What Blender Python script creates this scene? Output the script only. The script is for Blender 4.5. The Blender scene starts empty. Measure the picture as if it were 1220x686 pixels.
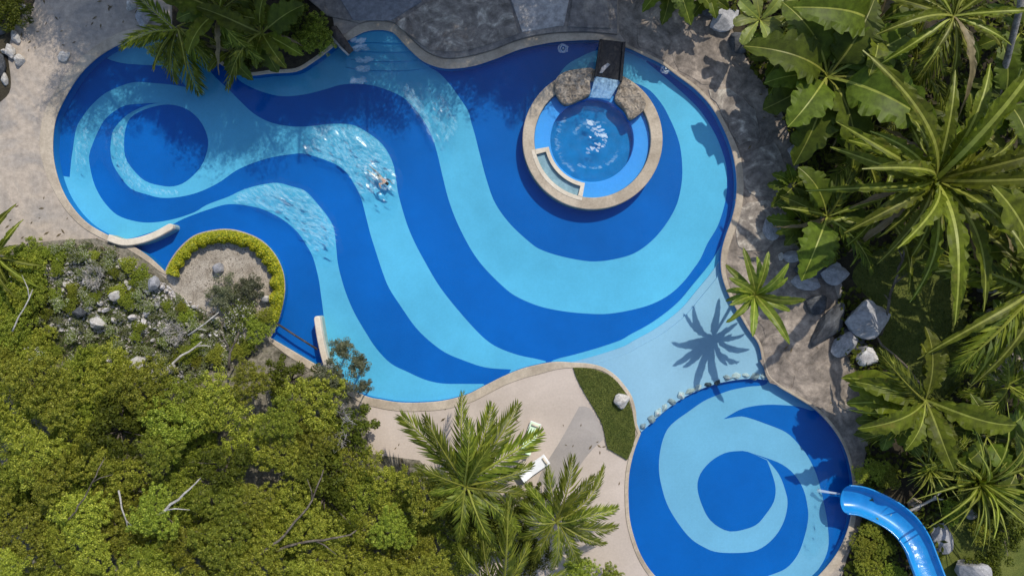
import bpy, bmesh, math, random
import numpy as np
from mathutils import Vector, Matrix, Euler, noise
from mathutils.geometry import tessellate_polygon

# ------------------------------------------------------------------ camera, sky, sun, exposure
H = 50.0                 # drone height above the deck (m)
PPM = 20.0               # photograph pixels per metre at deck level
W0, H0 = 1220.0, 686.0
scene = bpy.context.scene
COL = scene.collection
cam_d = bpy.data.cameras.new('Camera'); cam = bpy.data.objects.new('Camera', cam_d); COL.objects.link(cam)
cam.location = (0, 0, H); cam.rotation_euler = (0, 0, 0)
cam_d.sensor_fit = 'HORIZONTAL'; cam_d.sensor_width = 36
cam_d.lens = 36 * H / (W0 / PPM)
cam_d.clip_end = 2000
scene.camera = cam
SUN_EL = math.radians(52)
SUN_H = Vector((0.47, 0.88, 0)).normalized()      # horizontal direction towards the sun
world = bpy.data.worlds.new('World'); scene.world = world; world.use_nodes = True
wn = world.node_tree.nodes; wl = world.node_tree.links
sky = wn.new('ShaderNodeTexSky'); sky.sky_type = 'NISHITA'; sky.sun_disc = False
sky.sun_elevation = SUN_EL; sky.sun_rotation = math.atan2(SUN_H.x, SUN_H.y)
wn['Background'].inputs['Strength'].default_value = 0.15
wl.new(sky.outputs[0], wn['Background'].inputs['Color'])
sun_d = bpy.data.lights.new('Sun', 'SUN'); sun_d.energy = 2.9; sun_d.angle = math.radians(0.5); sun_d.color = (1, 0.94, 0.83)
sun = bpy.data.objects.new('Sun', sun_d); COL.objects.link(sun)
sdir = Vector((SUN_H.x * math.cos(SUN_EL), SUN_H.y * math.cos(SUN_EL), math.sin(SUN_EL)))
sun.rotation_euler = (-sdir).to_track_quat('-Z', 'Y').to_euler(); sun.location = sdir * 80
scene.view_settings.view_transform = 'Standard'; scene.view_settings.look = 'None'
scene.view_settings.exposure = 0.27; scene.view_settings.gamma = 1
try: scene.view_settings.use_curve_mapping = False
except Exception: pass
scene.cycles.transparent_max_bounces = 16

# ------------------------------------------------------------------ helpers
R = random.Random(7)
def at(px, py, z=0.0):
    k = (H - z) / H / PPM
    return Vector(((px - W0 / 2) * k, (H0 / 2 - py) * k, z))
def at2(p, z=0.0):
    v = at(p[0], p[1], z); return (v.x, v.y)
def tag(o, label=None, cat=None, group=None, kind=None):
    if label: o['label'] = label
    if cat: o['category'] = cat
    if group: o['group'] = group
    if kind: o['kind'] = kind
    return o
def mesh(name, verts, faces, smooth=False):
    me = bpy.data.meshes.new(name); me.from_pydata([tuple(v) for v in verts], [], faces); me.update()
    if smooth: me.polygons.foreach_set('use_smooth', [True] * len(me.polygons))
    return me
def link(name, me, m=None, parent=None, loc=None, rot=None, scl=None):
    o = bpy.data.objects.new(name, me); COL.objects.link(o)
    if m is not None and me is not None and not me.materials:
        for q in (m if isinstance(m, (list, tuple)) else [m]): me.materials.append(q)
    if parent: o.parent = parent
    if loc is not None: o.location = loc
    if rot is not None: o.rotation_euler = rot
    if scl is not None: o.scale = scl if hasattr(scl, '__len__') else (scl,) * 3
    return o
def thing(name, loc, label, cat, group=None, rz=0.0):
    o = bpy.data.objects.new(name, None); COL.objects.link(o); o.empty_display_size = 0.3
    o.location = loc; o.rotation_euler = (0, 0, rz); return tag(o, label, cat, group)
def cr(pts, closed=True, step=6.0):
    """Catmull-Rom; a point with a truthy last element 'c' is a corner"""
    n = len(pts); out = []
    def P(i): return pts[i % n] if closed else pts[max(0, min(n - 1, i))]
    def isc(i): return P(i)[-1] == 'c'
    def num(p): return np.array([float(x) for x in p if x != 'c'])
    for i in range(n if closed else n - 1):
        p1, p2 = num(P(i)), num(P(i + 1))
        p0 = p1 if isc(i) else num(P(i - 1)); p3 = p2 if isc(i + 1) else num(P(i + 2))
        if isc(i): p0 = p1 - (p2 - p1) * 0.5
        if isc(i + 1): p3 = p2 + (p2 - p1) * 0.5
        k = max(1, int(np.linalg.norm((p2 - p1)[:2]) / step))
        for j in range(k):
            t = j / k
            out.append(0.5 * ((2 * p1) + (-p0 + p2) * t + (2 * p0 - 5 * p1 + 4 * p2 - p3) * t * t + (-p0 + 3 * p1 - 3 * p2 + p3) * t ** 3))
    if not closed: out.append(num(pts[-1]))
    return out
def area(poly):
    return 0.5 * sum(poly[i][0] * poly[(i + 1) % len(poly)][1] - poly[(i + 1) % len(poly)][0] * poly[i][1] for i in range(len(poly)))
def prism(name, poly, z0, z1, m, parent=None, bevel=0.0):
    """poly: world (x,y); solid between z0 and z1"""
    poly = [tuple(p[:2]) for p in poly]
    if area(poly) < 0: poly = poly[::-1]
    n = len(poly)
    tri = tessellate_polygon([[Vector((x, y, 0)) for x, y in poly]])
    if bevel > 0:
        cx = sum(p[0] for p in poly) / n; cy = sum(p[1] for p in poly) / n
        ins = offset(poly, -bevel)
        v = [(x, y, z0) for x, y in poly] + [(x, y, z1 - bevel) for x, y in poly] + [(x, y, z1) for x, y in ins]
        f = [(i, (i + 1) % n, n + (i + 1) % n, n + i) for i in range(n)] + [(n + i, n + (i + 1) % n, 2 * n + (i + 1) % n, 2 * n + i) for i in range(n)]
        base = 2 * n
    else:
        v = [(x, y, z0) for x, y in poly] + [(x, y, z1) for x, y in poly]
        f = [(i, (i + 1) % n, n + (i + 1) % n, n + i) for i in range(n)]; base = n
    for t in tri:
        a, b, c = t
        ar = (poly[b][0] - poly[a][0]) * (poly[c][1] - poly[a][1]) - (poly[b][1] - poly[a][1]) * (poly[c][0] - poly[a][0])
        if ar < 0: a, b, c = a, c, b
        f.append((base + a, base + b, base + c))
    return link(name, mesh(name, v, f), m, parent)
def sheet(name, poly, z, m, parent=None):
    poly = [tuple(p[:2]) for p in poly]
    tri = tessellate_polygon([[Vector((x, y, 0)) for x, y in poly]])
    f = []
    for a, b, c in tri:
        ar = (poly[b][0] - poly[a][0]) * (poly[c][1] - poly[a][1]) - (poly[b][1] - poly[a][1]) * (poly[c][0] - poly[a][0])
        f.append((a, b, c) if ar > 0 else (a, c, b))
    return link(name, mesh(name, [(x, y, z) for x, y in poly], f), m, parent)
def offset(poly, d, closed=True):
    """positive = outwards for a counter-clockwise polygon; d may be a list"""
    n = len(poly); out = []
    for i in range(n):
        a = poly[(i - 1) % n] if closed or i > 0 else poly[i]; b = poly[(i + 1) % n] if closed or i < n - 1 else poly[i]
        tx, ty = b[0] - a[0], b[1] - a[1]; L = math.hypot(tx, ty) or 1
        w = d[i] if hasattr(d, '__len__') else d
        out.append((poly[i][0] + ty / L * w, poly[i][1] - tx / L * w))
    return out
def wpoly(pts, z=0.0, closed=True, step=6.0, smooth=True):
    return [at2(p, z) for p in (cr(pts, closed, step) if smooth else pts)]
def inside(p, poly):
    x, y = p; c = False; n = len(poly); j = n - 1
    for i in range(n):
        xi, yi = poly[i][0], poly[i][1]; xj, yj = poly[j][0], poly[j][1]
        if (yi > y) != (yj > y) and x < (xj - xi) * (y - yi) / (yj - yi) + xi: c = not c
        j = i
    return c
def tube(path, radii, sides=8, cap=True):
    v, f = [], []; n = len(path)
    for i, p in enumerate(path):
        p = Vector(p); a = Vector(path[max(0, i - 1)]); b = Vector(path[min(n - 1, i + 1)])
        t = (b - a).normalized(); up = Vector((0, 0, 1)) if abs(t.z) < 0.9 else Vector((1, 0, 0))
        s = t.cross(up).normalized(); u = s.cross(t)
        r = radii[i] if hasattr(radii, '__len__') else radii
        for k in range(sides):
            q = 2 * math.pi * k / sides; v.append(p + s * math.cos(q) * r + u * math.sin(q) * r)
    for i in range(n - 1):
        for k in range(sides):
            a = i * sides + k; b = i * sides + (k + 1) % sides
            f.append((a, b, b + sides, a + sides))
    if cap: f.append(tuple(range(sides))[::-1]); f.append(tuple((n - 1) * sides + k for k in range(sides)))
    return v, f
class MB:
    def __init__(s): s.v = []; s.f = []
    def add(s, vf):
        b = len(s.v); s.v += [tuple(x) for x in vf[0]]; s.f += [tuple(i + b for i in q) for q in vf[1]]; return s
    def me(s, name, smooth=False): return mesh(name, s.v, s.f, smooth)

# ------------------------------------------------------------------ materials
def new_mat(name):
    m = bpy.data.materials.new(name); m.use_nodes = True
    return m, m.node_tree.nodes, m.node_tree.links, m.node_tree.nodes['Principled BSDF']
def ramp(nodes, links, src, stops):
    r = nodes.new('ShaderNodeValToRGB'); e = r.color_ramp.elements
    while len(e) < len(stops): e.new(0.5)
    for k, (p, c) in enumerate(stops):
        e[k].position = p; e[k].color = (c[0], c[1], c[2], 1)
    links.new(src, r.inputs[0]); return r.outputs[0]
def nz(nodes, links, scale, detail=6, rough=0.6, obj=False, dist=0.0):
    g = nodes.new('ShaderNodeTexCoord') if obj else nodes.new('ShaderNodeNewGeometry')
    n = nodes.new('ShaderNodeTexNoise'); n.inputs['Scale'].default_value = scale
    n.inputs['Detail'].default_value = detail; n.inputs['Roughness'].default_value = rough
    n.inputs['Distortion'].default_value = dist
    links.new(g.outputs['Object' if obj else 'Position'], n.inputs['Vector']); return n.outputs[0]
def mixc(nodes, links, fac, a, b, mode='MIX'):
    x = nodes.new('ShaderNodeMix'); x.data_type = 'RGBA'; x.blend_type = mode
    for s, i in ((fac, 0), (a, 6), (b, 7)):
        if hasattr(s, 'is_linked'): links.new(s, x.inputs[i])
        elif i == 0: x.inputs[0].default_value = s
        else: x.inputs[i].default_value = (s[0], s[1], s[2], 1)
    return x.outputs[2]
def surf(name, c1, c2, big=0.25, fine=6.0, rough=0.85, bump=0.25, bscale=9.0, c3=None, grain=0.25, obj=False, dist=0.6):
    m, n, l, b = new_mat(name)
    st = [(0.34, c1), (0.62, c2)] if c3 is None else [(0.32, c1), (0.52, c2), (0.68, c3)]
    base = ramp(n, l, nz(n, l, big, 7, 0.62, obj, dist), st)
    g = ramp(n, l, nz(n, l, fine, 8, 0.7, obj), [(0.3, (1 - grain,) * 3), (0.7, (1 + grain * 0.6,) * 3)])
    l.new(mixc(n, l, 1.0, base, g, 'MULTIPLY'), b.inputs['Base Color'])
    b.inputs['Roughness'].default_value = rough; b.inputs['Specular IOR Level'].default_value = 0.25
    if bump:
        bp = n.new('ShaderNodeBump'); bp.inputs['Strength'].default_value = bump; bp.inputs['Distance'].default_value = 0.06
        l.new(nz(n, l, bscale, 9, 0.65, obj), bp.inputs['Height']); l.new(bp.outputs[0], b.inputs['Normal'])
    return m
def leaf_mat(name, ca, cb, cc=None, trans=0.3, rough=0.45, spec=0.35, mottle=0.0, dead=None):
    m, n, l, b = new_mat(name)
    g = n.new('ShaderNodeNewGeometry'); oi = n.new('ShaderNodeObjectInfo')
    c = ramp(n, l, g.outputs['Random Per Island'], [(0, ca), (0.6, cb), (1, cc or cb)])
    hv = n.new('ShaderNodeHueSaturation'); l.new(c, hv.inputs['Color'])
    mr = n.new('ShaderNodeMapRange'); l.new(oi.outputs['Random'], mr.inputs[0]); mr.inputs[3].default_value = 0.68; mr.inputs[4].default_value = 1.3
    l.new(mr.outputs[0], hv.inputs['Value'])
    mr2 = n.new('ShaderNodeMapRange'); l.new(oi.outputs['Random'], mr2.inputs[0]); mr2.inputs[3].default_value = 0.494; mr2.inputs[4].default_value = 0.512
    l.new(mr2.outputs[0], hv.inputs['Hue'])
    col = hv.outputs[0]
    if mottle:
        mt = ramp(n, l, nz(n, l, 2.2, 5, 0.65), [(0.35, (1 - mottle,) * 3), (0.65, (1 + mottle * 0.5,) * 3)])
        col = mixc(n, l, 1.0, col, mt, 'MULTIPLY')
        if dead:
            df = ramp(n, l, nz(n, l, 0.9, 4, 0.6), [(0.62, (0, 0, 0)), (0.74, (0.7,) * 3)])
            col = mixc(n, l, df, col, dead)
    l.new(col, b.inputs['Base Color']); b.inputs['Roughness'].default_value = rough; b.inputs['Specular IOR Level'].default_value = spec
    t = n.new('ShaderNodeBsdfTranslucent'); tc = mixc(n, l, 1.0, col, (1.15, 1.15, 0.5), 'MULTIPLY'); l.new(tc, t.inputs['Color'])
    mx = n.new('ShaderNodeMixShader'); mx.inputs[0].default_value = trans
    l.new(b.outputs[0], mx.inputs[1]); l.new(t.outputs[0], mx.inputs[2]); l.new(mx.outputs[0], n['Material Output'].inputs['Surface'])
    return m
def paint(name, c, var=0.12, scale=0.16):
    m, n, l, b = new_mat(name)
    d = tuple(x * (1 - var) for x in c); e = tuple(min(1, x * (1 + var)) for x in c)
    base = ramp(n, l, nz(n, l, scale, 6, 0.6), [(0.35, d), (0.65, e)])
    # small square mosaic tiles: faint grout grid
    g = n.new('ShaderNodeNewGeometry'); br = n.new('ShaderNodeTexBrick'); l.new(g.outputs['Position'], br.inputs['Vector'])
    br.offset = 0.0; br.inputs['Scale'].default_value = 5.0; br.inputs['Mortar Size'].default_value = 0.012; br.inputs['Brick Width'].default_value = 0.5; br.inputs['Row Height'].default_value = 0.5
    br.inputs['Color1'].default_value = (1, 1, 1, 1); br.inputs['Color2'].default_value = (0.95, 0.95, 0.95, 1); br.inputs['Mortar'].default_value = (0.86, 0.88, 0.9, 1)
    l.new(mixc(n, l, 1.0, base, br.outputs[0], 'MULTIPLY'), b.inputs['Base Color'])
    b.inputs['Roughness'].default_value = 0.7; b.inputs['Specular IOR Level'].default_value = 0.1
    return m
def water_mat(name, tint, bscale=1.6, bstr=0.25, extra=0.0):
    m, n, l, b = new_mat(name); n.remove(b)
    tr = n.new('ShaderNodeBsdfTransparent'); tr.inputs[0].default_value = (*tint, 1)
    gl = n.new('ShaderNodeBsdfGlossy'); gl.inputs['Roughness'].default_value = 0.04; gl.inputs[0].default_value = (1, 1, 1, 1)
    fr = n.new('ShaderNodeFresnel'); fr.inputs[0].default_value = 1.33
    bp = n.new('ShaderNodeBump'); bp.inputs['Strength'].default_value = bstr; bp.inputs['Distance'].default_value = 0.12
    l.new(nz(n, l, bscale, 5, 0.55, dist=0.4), bp.inputs['Height'])
    l.new(bp.outputs[0], gl.inputs['Normal']); l.new(bp.outputs[0], fr.inputs['Normal'])
    mx = n.new('ShaderNodeMixShader'); l.new(fr.outputs[0], mx.inputs[0]); l.new(tr.outputs[0], mx.inputs[1]); l.new(gl.outputs[0], mx.inputs[2])
    l.new(mx.outputs[0], n['Material Output'].inputs['Surface']); return m
def foam_mat(name, c, alpha):
    m, n, l, b = new_mat(name)
    b.inputs['Base Color'].default_value = (*c, 1); b.inputs['Roughness'].default_value = 0.6
    g = n.new('ShaderNodeNewGeometry'); mr = n.new('ShaderNodeMapRange'); l.new(g.outputs['Random Per Island'], mr.inputs[0])
    mr.inputs[3].default_value = alpha * 0.35; mr.inputs[4].default_value = alpha
    l.new(mr.outputs[0], b.inputs['Alpha']); return m

M = {}
M['concrete'] = surf('concrete', (0.26, 0.237, 0.215), (0.44, 0.365, 0.29), 0.17, 3.0, 0.9, 0.3, 8, c3=(0.32, 0.285, 0.25), grain=0.3, dist=1.6)
M['concrete_pale'] = surf('concrete_pale', (0.43, 0.36, 0.30), (0.54, 0.455, 0.385), 0.2, 8.0, 0.9, 0.15, 14, grain=0.1)
M['slab_brown'] = surf('slab_brown', (0.17, 0.145, 0.125), (0.29, 0.25, 0.21), 0.6, 2.5, 0.9, 0.9, 3.0, c3=(0.62, 0.55, 0.45), grain=0.5, dist=2.5)
M['slab_pale'] = surf('slab_pale', (0.32, 0.30, 0.29), (0.48, 0.45, 0.42), 0.6, 2.5, 0.9, 0.9, 3.0, grain=0.45, dist=2.0)
M['slab_blue'] = surf('slab_blue', (0.16, 0.165, 0.18), (0.25, 0.25, 0.265), 0.5, 2.5, 0.9, 0.9, 3.0, grain=0.45, dist=2.0)
M['bankstone'] = surf('bankstone', (0.14, 0.118, 0.10), (0.27, 0.225, 0.185), 0.45, 2.6, 0.9, 0.8, 3.0, c3=(0.44, 0.365, 0.295), grain=0.5, dist=2.2)
M['concrete_shadow'] = surf('concrete_shadow', (0.29, 0.26, 0.235), (0.37, 0.33, 0.295), 0.3, 8.0, 0.9, 0.15, 14, grain=0.1)
M['rockdeck'] = surf('rockdeck', (0.15, 0.14, 0.135), (0.25, 0.22, 0.195), 0.30, 2.5, 0.9, 0.9, 3.0, c3=(0.42, 0.365, 0.30), grain=0.5, dist=2.0)
M['coping'] = surf('coping', (0.33, 0.27, 0.20), (0.50, 0.42, 0.32), 0.6, 9.0, 0.8, 0.25, 14, grain=0.22)
M['coping_pale'] = surf('coping_pale', (0.55, 0.47, 0.36), (0.68, 0.60, 0.48), 0.8, 9.0, 0.8, 0.2, 14, grain=0.15)
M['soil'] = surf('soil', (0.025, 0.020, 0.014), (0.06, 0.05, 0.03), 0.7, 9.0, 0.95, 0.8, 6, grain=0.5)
M['bank'] = surf('bank', (0.07, 0.065, 0.04), (0.26, 0.23, 0.18), 0.9, 5.0, 0.95, 1.0, 5, c3=(0.10, 0.10, 0.05), grain=0.6)
M['gravel'] = surf('gravel', (0.30, 0.255, 0.20), (0.50, 0.44, 0.36), 1.5, 14.0, 0.95, 1.0, 18, grain=0.55)
M['lawn'] = surf('lawn', (0.085, 0.11, 0.02), (0.15, 0.165, 0.035), 0.8, 16.0, 0.95, 0.8, 30, grain=0.4)
M['stone_grey'] = surf('stone_grey', (0.24, 0.24, 0.25), (0.44, 0.43, 0.44), 1.2, 7.0, 0.85, 0.6, 6, grain=0.35, obj=True)
M['stone_pale'] = surf('stone_pale', (0.36, 0.33, 0.29), (0.60, 0.57, 0.53), 1.4, 8.0, 0.85, 0.6, 8, grain=0.35, obj=True)
M['stone_white'] = surf('stone_white', (0.48, 0.44, 0.42), (0.72, 0.69, 0.67), 1.4, 8.0, 0.85, 0.6, 8, grain=0.3, obj=True)
M['stone_dark'] = surf('stone_dark', (0.035, 0.037, 0.042), (0.12, 0.125, 0.135), 1.2, 6.0, 0.6, 0.6, 6, grain=0.4, obj=True)
M['stone_tan'] = surf('stone_tan', (0.13, 0.105, 0.08), (0.40, 0.34, 0.27), 2.2, 9.0, 0.9, 0.9, 6, grain=0.5, obj=True)
M['light'] = paint('light_blue_tile', (0.142, 0.465, 0.66)); M['dark'] = paint('deep_blue_tile', (0.0, 0.117, 0.43), 0.14, 0.14)
M['shelf'] = paint('pale_blue_plaster', (0.365, 0.475, 0.60), 0.07); M['lightlow'] = paint('pale_turquoise_tile', (0.23, 0.44, 0.60), 0.10)
M['wall'] = paint('mid_blue_tile', (0.02, 0.22, 0.50), 0.1); M['spa_bench'] = paint('bright_blue_tile', (0.09, 0.36, 0.78), 0.08); M['spa_floor'] = paint('spa_blue_tile', (0.008, 0.20, 0.46), 0.12, 1.5)
M['water'] = water_mat('pool_water', (0.82, 0.975, 0.985), 1.3, 0.18); M['spa_water'] = water_mat('spa_water', (0.80, 0.95, 0.985), 3.0, 0.25)
M['foam'] = foam_mat('foam', (0.60, 0.82, 0.92), 0.13); M['foamw'] = foam_mat('white_foam', (0.75, 0.86, 0.92), 0.5)  # thin pale tint for painted glints and spa foam streaks, then whiter foam
M['bark'] = surf('bark', (0.07, 0.055, 0.04), (0.19, 0.16, 0.125), 2.0, 12.0, 0.9, 0.9, 14, grain=0.5, obj=True)
M['palebark'] = surf('palebark', (0.28, 0.26, 0.23), (0.52, 0.49, 0.45), 2.0, 12.0, 0.9, 0.7, 14, grain=0.4, obj=True)
M['palmbark'] = surf('palmbark', (0.12, 0.11, 0.10), (0.30, 0.28, 0.26), 2.0, 12.0, 0.9, 0.7, 10, grain=0.4, obj=True)
M['metal'] = surf('dark_metal', (0.006, 0.007, 0.009), (0.015, 0.017, 0.02), 1.0, 5.0, 0.25, 0.05, 5, grain=0.2)
M['steel'] = surf('brushed_steel', (0.28, 0.34, 0.38), (0.40, 0.46, 0.50), 2.0, 12.0, 0.4, 0.1, 5, grain=0.15)
M['white'] = surf('white_plastic', (0.72, 0.73, 0.74), (0.80, 0.80, 0.80), 1.0, 5.0, 0.5, 0.05, 5, grain=0.05)
M['mint'] = surf('mint_cloth', (0.60, 0.78, 0.55), (0.70, 0.85, 0.62), 1.0, 9.0, 0.8, 0.1, 9, grain=0.08)
M['slide'] = surf('blue_fibreglass', (0.010, 0.21, 0.55), (0.02, 0.28, 0.64), 0.8, 3.0, 0.15, 0.05, 3, grain=0.1)
M['slide'].node_tree.nodes['Principled BSDF'].inputs['Specular IOR Level'].default_value = 0.6
M['timber'] = surf('dark_timber', (0.03, 0.025, 0.022), (0.10, 0.08, 0.07), 2.0, 9.0, 0.7, 0.6, 9, grain=0.4)
M['skin'] = surf('skin', (0.44, 0.27, 0.20), (0.52, 0.33, 0.25), 2.0, 9.0, 0.5, 0.0, 9, grain=0.05); M['hair'] = surf('hair', (0.012, 0.009, 0.007), (0.03, 0.02, 0.015), 3.0, 20.0, 0.5, 0.3, 20, grain=0.3)
M['shorts'] = surf('swim_shorts', (0.02, 0.025, 0.04), (0.03, 0.04, 0.06), 2.0, 9.0, 0.7, 0.0, 9, grain=0.1)
L = {}
L['scrub'] = leaf_mat('scrub_leaf', (0.105, 0.14, 0.016), (0.25, 0.30, 0.03), (0.48, 0.50, 0.08), spec=0.2)
L['scrub2'] = leaf_mat('yellowish_leaf', (0.13, 0.155, 0.018), (0.31, 0.335, 0.034), (0.56, 0.54, 0.09), spec=0.2)
L['fleck'] = leaf_mat('pale_flecked_leaf', (0.11, 0.145, 0.02), (0.23, 0.27, 0.045), (0.75, 0.70, 0.66))
L['fleck'].node_tree.nodes['Color Ramp'].color_ramp.elements[1].position = 0.82
L['fleck'].node_tree.nodes['Color Ramp'].color_ramp.elements[2].position = 0.87
L['grey'] = leaf_mat('grey_green_leaf', (0.085, 0.095, 0.05), (0.14, 0.15, 0.075), (0.20, 0.20, 0.11))
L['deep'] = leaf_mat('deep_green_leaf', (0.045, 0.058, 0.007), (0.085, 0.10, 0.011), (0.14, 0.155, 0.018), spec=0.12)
L['hedge'] = leaf_mat('hedge_leaf', (0.16, 0.22, 0.014), (0.42, 0.45, 0.022), (0.70, 0.64, 0.04), spec=0.2)
L['palm'] = leaf_mat('palm_leaflet', (0.075, 0.105, 0.010), (0.15, 0.18, 0.016), (0.27, 0.29, 0.035), mottle=0.35, spec=0.2)
L['blade'] = leaf_mat('broad_leaf', (0.035, 0.052, 0.004), (0.12, 0.14, 0.009), (0.30, 0.29, 0.022), mottle=0.45, dead=(0.20, 0.17, 0.03), rough=0.5, spec=0.2)
L['lobed'] = leaf_mat('lobed_leaf', (0.04, 0.065, 0.006), (0.10, 0.135, 0.012), (0.21, 0.23, 0.026), mottle=0.4, rough=0.5, spec=0.2)
L['rib'] = leaf_mat('leaf_rib', (0.25, 0.28, 0.04), (0.34, 0.35, 0.06), mottle=0.25)
L['lime'] = leaf_mat('lime_leaf', (0.15, 0.19, 0.035), (0.20, 0.23, 0.05), (0.24, 0.24, 0.07), mottle=0.25)
L['lime2'] = leaf_mat('fresh_palm_leaf', (0.10, 0.15, 0.014), (0.17, 0.215, 0.02), (0.26, 0.29, 0.04), mottle=0.35)
L['dead'] = leaf_mat('withered_leaf', (0.13, 0.095, 0.05), (0.20, 0.15, 0.08), mottle=0.3)
L['grass'] = leaf_mat('grass_blade', (0.06, 0.085, 0.018), (0.10, 0.125, 0.03), (0.15, 0.16, 0.05))

# ------------------------------------------------------------------ pool outline (x, y in the photograph at deck level, coping width in m)
OUT = [(62.5,175,.75),(65.6,144,.75),(76.5,118,.7),(94,90,.65),(114,70,.6),(135.5,56,.6),(157,47,.6),(180,44,.5),(205,42,.3,'c'),(217,44.6,.18,'c'),(236.7,59.5,.18),(256.5,71.8,.18),(278.8,85.5,.18),(298.6,89.7,.18),(323.4,87.2,.2),(353,85,.2),(373,74,.2),(388,63,.2),(401.4,52,.2,'c'),(416.5,47,.4,'c'),(432.5,38.4,.5),(450,35.4,.5),(468,38.4,.5),(479.7,50,.5),(491.5,62,.5),(506,73.8,.55),(527,81,.55),(547.5,81,.55),(568,77.3,.55),(592,69.3,.5),(618,59,.5),(645,52.5,.5),(674,48.7,.45),(716,48,.35),(747,56.7,.15),(765,64.8,.15),(788,76,.15),(807,90,.15),(830,107.5,.18),(849.5,129.5,.2),(865,159,.25),(874,185.5,.38),(878,213.5,.4),(877,240,.4),(872,262,.4),(865.5,280,.4),(860,301,.35),(860,325,.25),(868,350,.2),(880,372,.15),(891.7,392,.12),(904,409.5,.12),(909,430.5,.15),(914.5,448,.15),(928,460,.15),(946,470.7,.15),(970.5,486.4,.15),(988,504,.15),(1000,521,.15),(1009,540,.15),(1015.6,567.4,.15),(1016.7,590.7,.2),(1012.8,621.7,.3),(1003,649,.4),(988,672,.45),(965,695,.45),(935,712,.4),(900,719,.3),(860,717,.3),(825,709,.3),(800,700,.28),(780,686,.25),(762.7,660.5,.22),(751,625.6,.2),(748,594.5,.2),(749,563.5,.2),(755,536.4,.2),(762.7,516,.18,'c'),(758,504,.15),(757,490,.2),(752,472,.2),(742.7,458.3,.2),(733.3,447.8,.2),(719.3,438.5,.2),(703,433.8,.25),(682,432.2,.3),(661,431.5,.45),(640,435,.55),(620.9,440,.55),(599,449,.5),(577.8,459.7,.5),(556,470.5,.5),(527.6,477.7,.5),(499,480,.5),(473.8,479.5,.5),(452,475.9,.5),(438,473,.45),(420,464,.4),(392,441.5,.4),(381.8,437.6,.4),(350,419,.4),(321.7,402.6,.2,'c'),(331,383,.12),(338,355.4,.14),(338.8,334.4,.14),(334.6,317,.12),(325.9,301.2,.1),(311.9,287.2,.08),(294.4,278.5,.08),(273.4,273.6,.08),(252.4,275,.08),(231.4,281.3,.08),(214,296,.08),(201.7,313.5,.08),(197,324,.2,'c'),(175.5,304.7,.3),(152,290,.3,'c'),(144,287.5,.3),(127,280,.32),(105,267,.35),(87.5,249,.4),(74.3,227.4,.45),(65.6,201,.6)]
OS = cr(OUT, True, 5.0)
OWL = [at2(p) for p in OS]; OWID = [float(p[2]) for p in OS]
if area(OWL) < 0: OWL = OWL[::-1]; OWID = OWID[::-1]; OS = OS[::-1]
NO = len(OWL)
def near_i(px, py): return min(range(NO), key=lambda i: (OS[i][0] - px) ** 2 + (OS[i][1] - py) ** 2)
def outline_slice(a, b, extra=0.0):
    i, j = near_i(*a), near_i(*b); idx = []; k = i
    n1 = (j - i) % NO; n2 = (i - j) % NO
    rng = [(i + t) % NO for t in range(n1 + 1)] if n1 < n2 else [(i - t) % NO for t in range(n2 + 1)]
    off = offset(OWL, [w + extra for w in OWID])
    return [off[t] for t in rng]

# ------------------------------------------------------------------ ground sheet with the pool cut out, walls, coping
G = 150.0
rect = [(-G, -G), (G, -G), (G, G), (-G, G)]
def tess_hole(outer, hole, z, name, m):
    pts = list(outer) + list(hole)
    tri = tessellate_polygon([[Vector((x, y, 0)) for x, y in outer], [Vector((x, y, 0)) for x, y in hole]])
    f = []
    for a, b, c in tri:
        ar = (pts[b][0] - pts[a][0]) * (pts[c][1] - pts[a][1]) - (pts[b][1] - pts[a][1]) * (pts[c][0] - pts[a][0])
        f.append((a, b, c) if ar > 0 else (a, c, b))
    return link(name, mesh(name, [(x, y, z) for x, y in pts], f), m)
hole = offset(OWL, 0.06)
tag(tess_hole(rect, hole, 0.0, 'pool_deck', M['concrete']), kind='structure')
ZF, ZL, ZW = -0.78, -0.6, -0.1
v = [(x, y, 0.0) for x, y in OWL] + [(x, y, -1.6) for x, y in OWL]
f = [(i, i + NO, (i + 1) % NO + NO, (i + 1) % NO) for i in range(NO)]
tag(link('pool_wall', mesh('pool_wall', v, f), M['wall']), kind='structure')
ci = offset(OWL, -0.04); cb = offset(OWL, -0.015); co = offset(OWL, OWID); cm = offset(OWL, [w - 0.03 for w in OWID])
v = [(*p, -0.07) for p in cb] + [(*p, 0.02) for p in ci] + [(*p, 0.055) for p in OWL] + [(*p, 0.06) for p in cm] + [(*p, 0.0) for p in co]
f = []
for k in range(4):
    for i in range(NO):
        j = (i + 1) % NO; f.append((k * NO + i, k * NO + j, (k + 1) * NO + j, (k + 1) * NO + i))
tag(link('pool_coping', mesh('pool_coping', v, [q[::-1] for q in f]), M['coping']), kind='structure')

# pool floor: light tiles everywhere, deep blue bands laid 4 mm above
floor = tag(sheet('pool_floor', [at2(p, ZF) for p in ((20, 10), (905, 10), (905, 520), (20, 520))], ZF, M['light']), kind='structure')
def band(pts, z, m=None, parent=None, name='deep_blue_band', step=5):
    return sheet(name, wpoly(pts, z, True, step), z, m or M['dark'], parent or floor)
z1 = ZF + 0.006
D1 = [(119,65.5,'c'),(90,60,'c'),(40,120),(40,209,'c'),(70,209,'c'),(83,211,'c'),(85,190),(86.5,180),(90.6,154.3),(97.8,140),(109,125.7),(125.3,111.4),(145.7,102),(162,98),(182.4,99.2),(203,101),(222,104,'c'),(207,86),(190.6,78.8),(174,77.8),(147.8,75.7),(131.4,71.6)]
DC = [(147.8,170),(149.5,154),(156,140),(174,130),(200,124.7),(223,130.5),(239.6,146),(247.8,166.5),(245.7,184),(237.6,201),(222,216),(207,222),(190.6,221),(172,215),(156,199),(149,186)]
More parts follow.
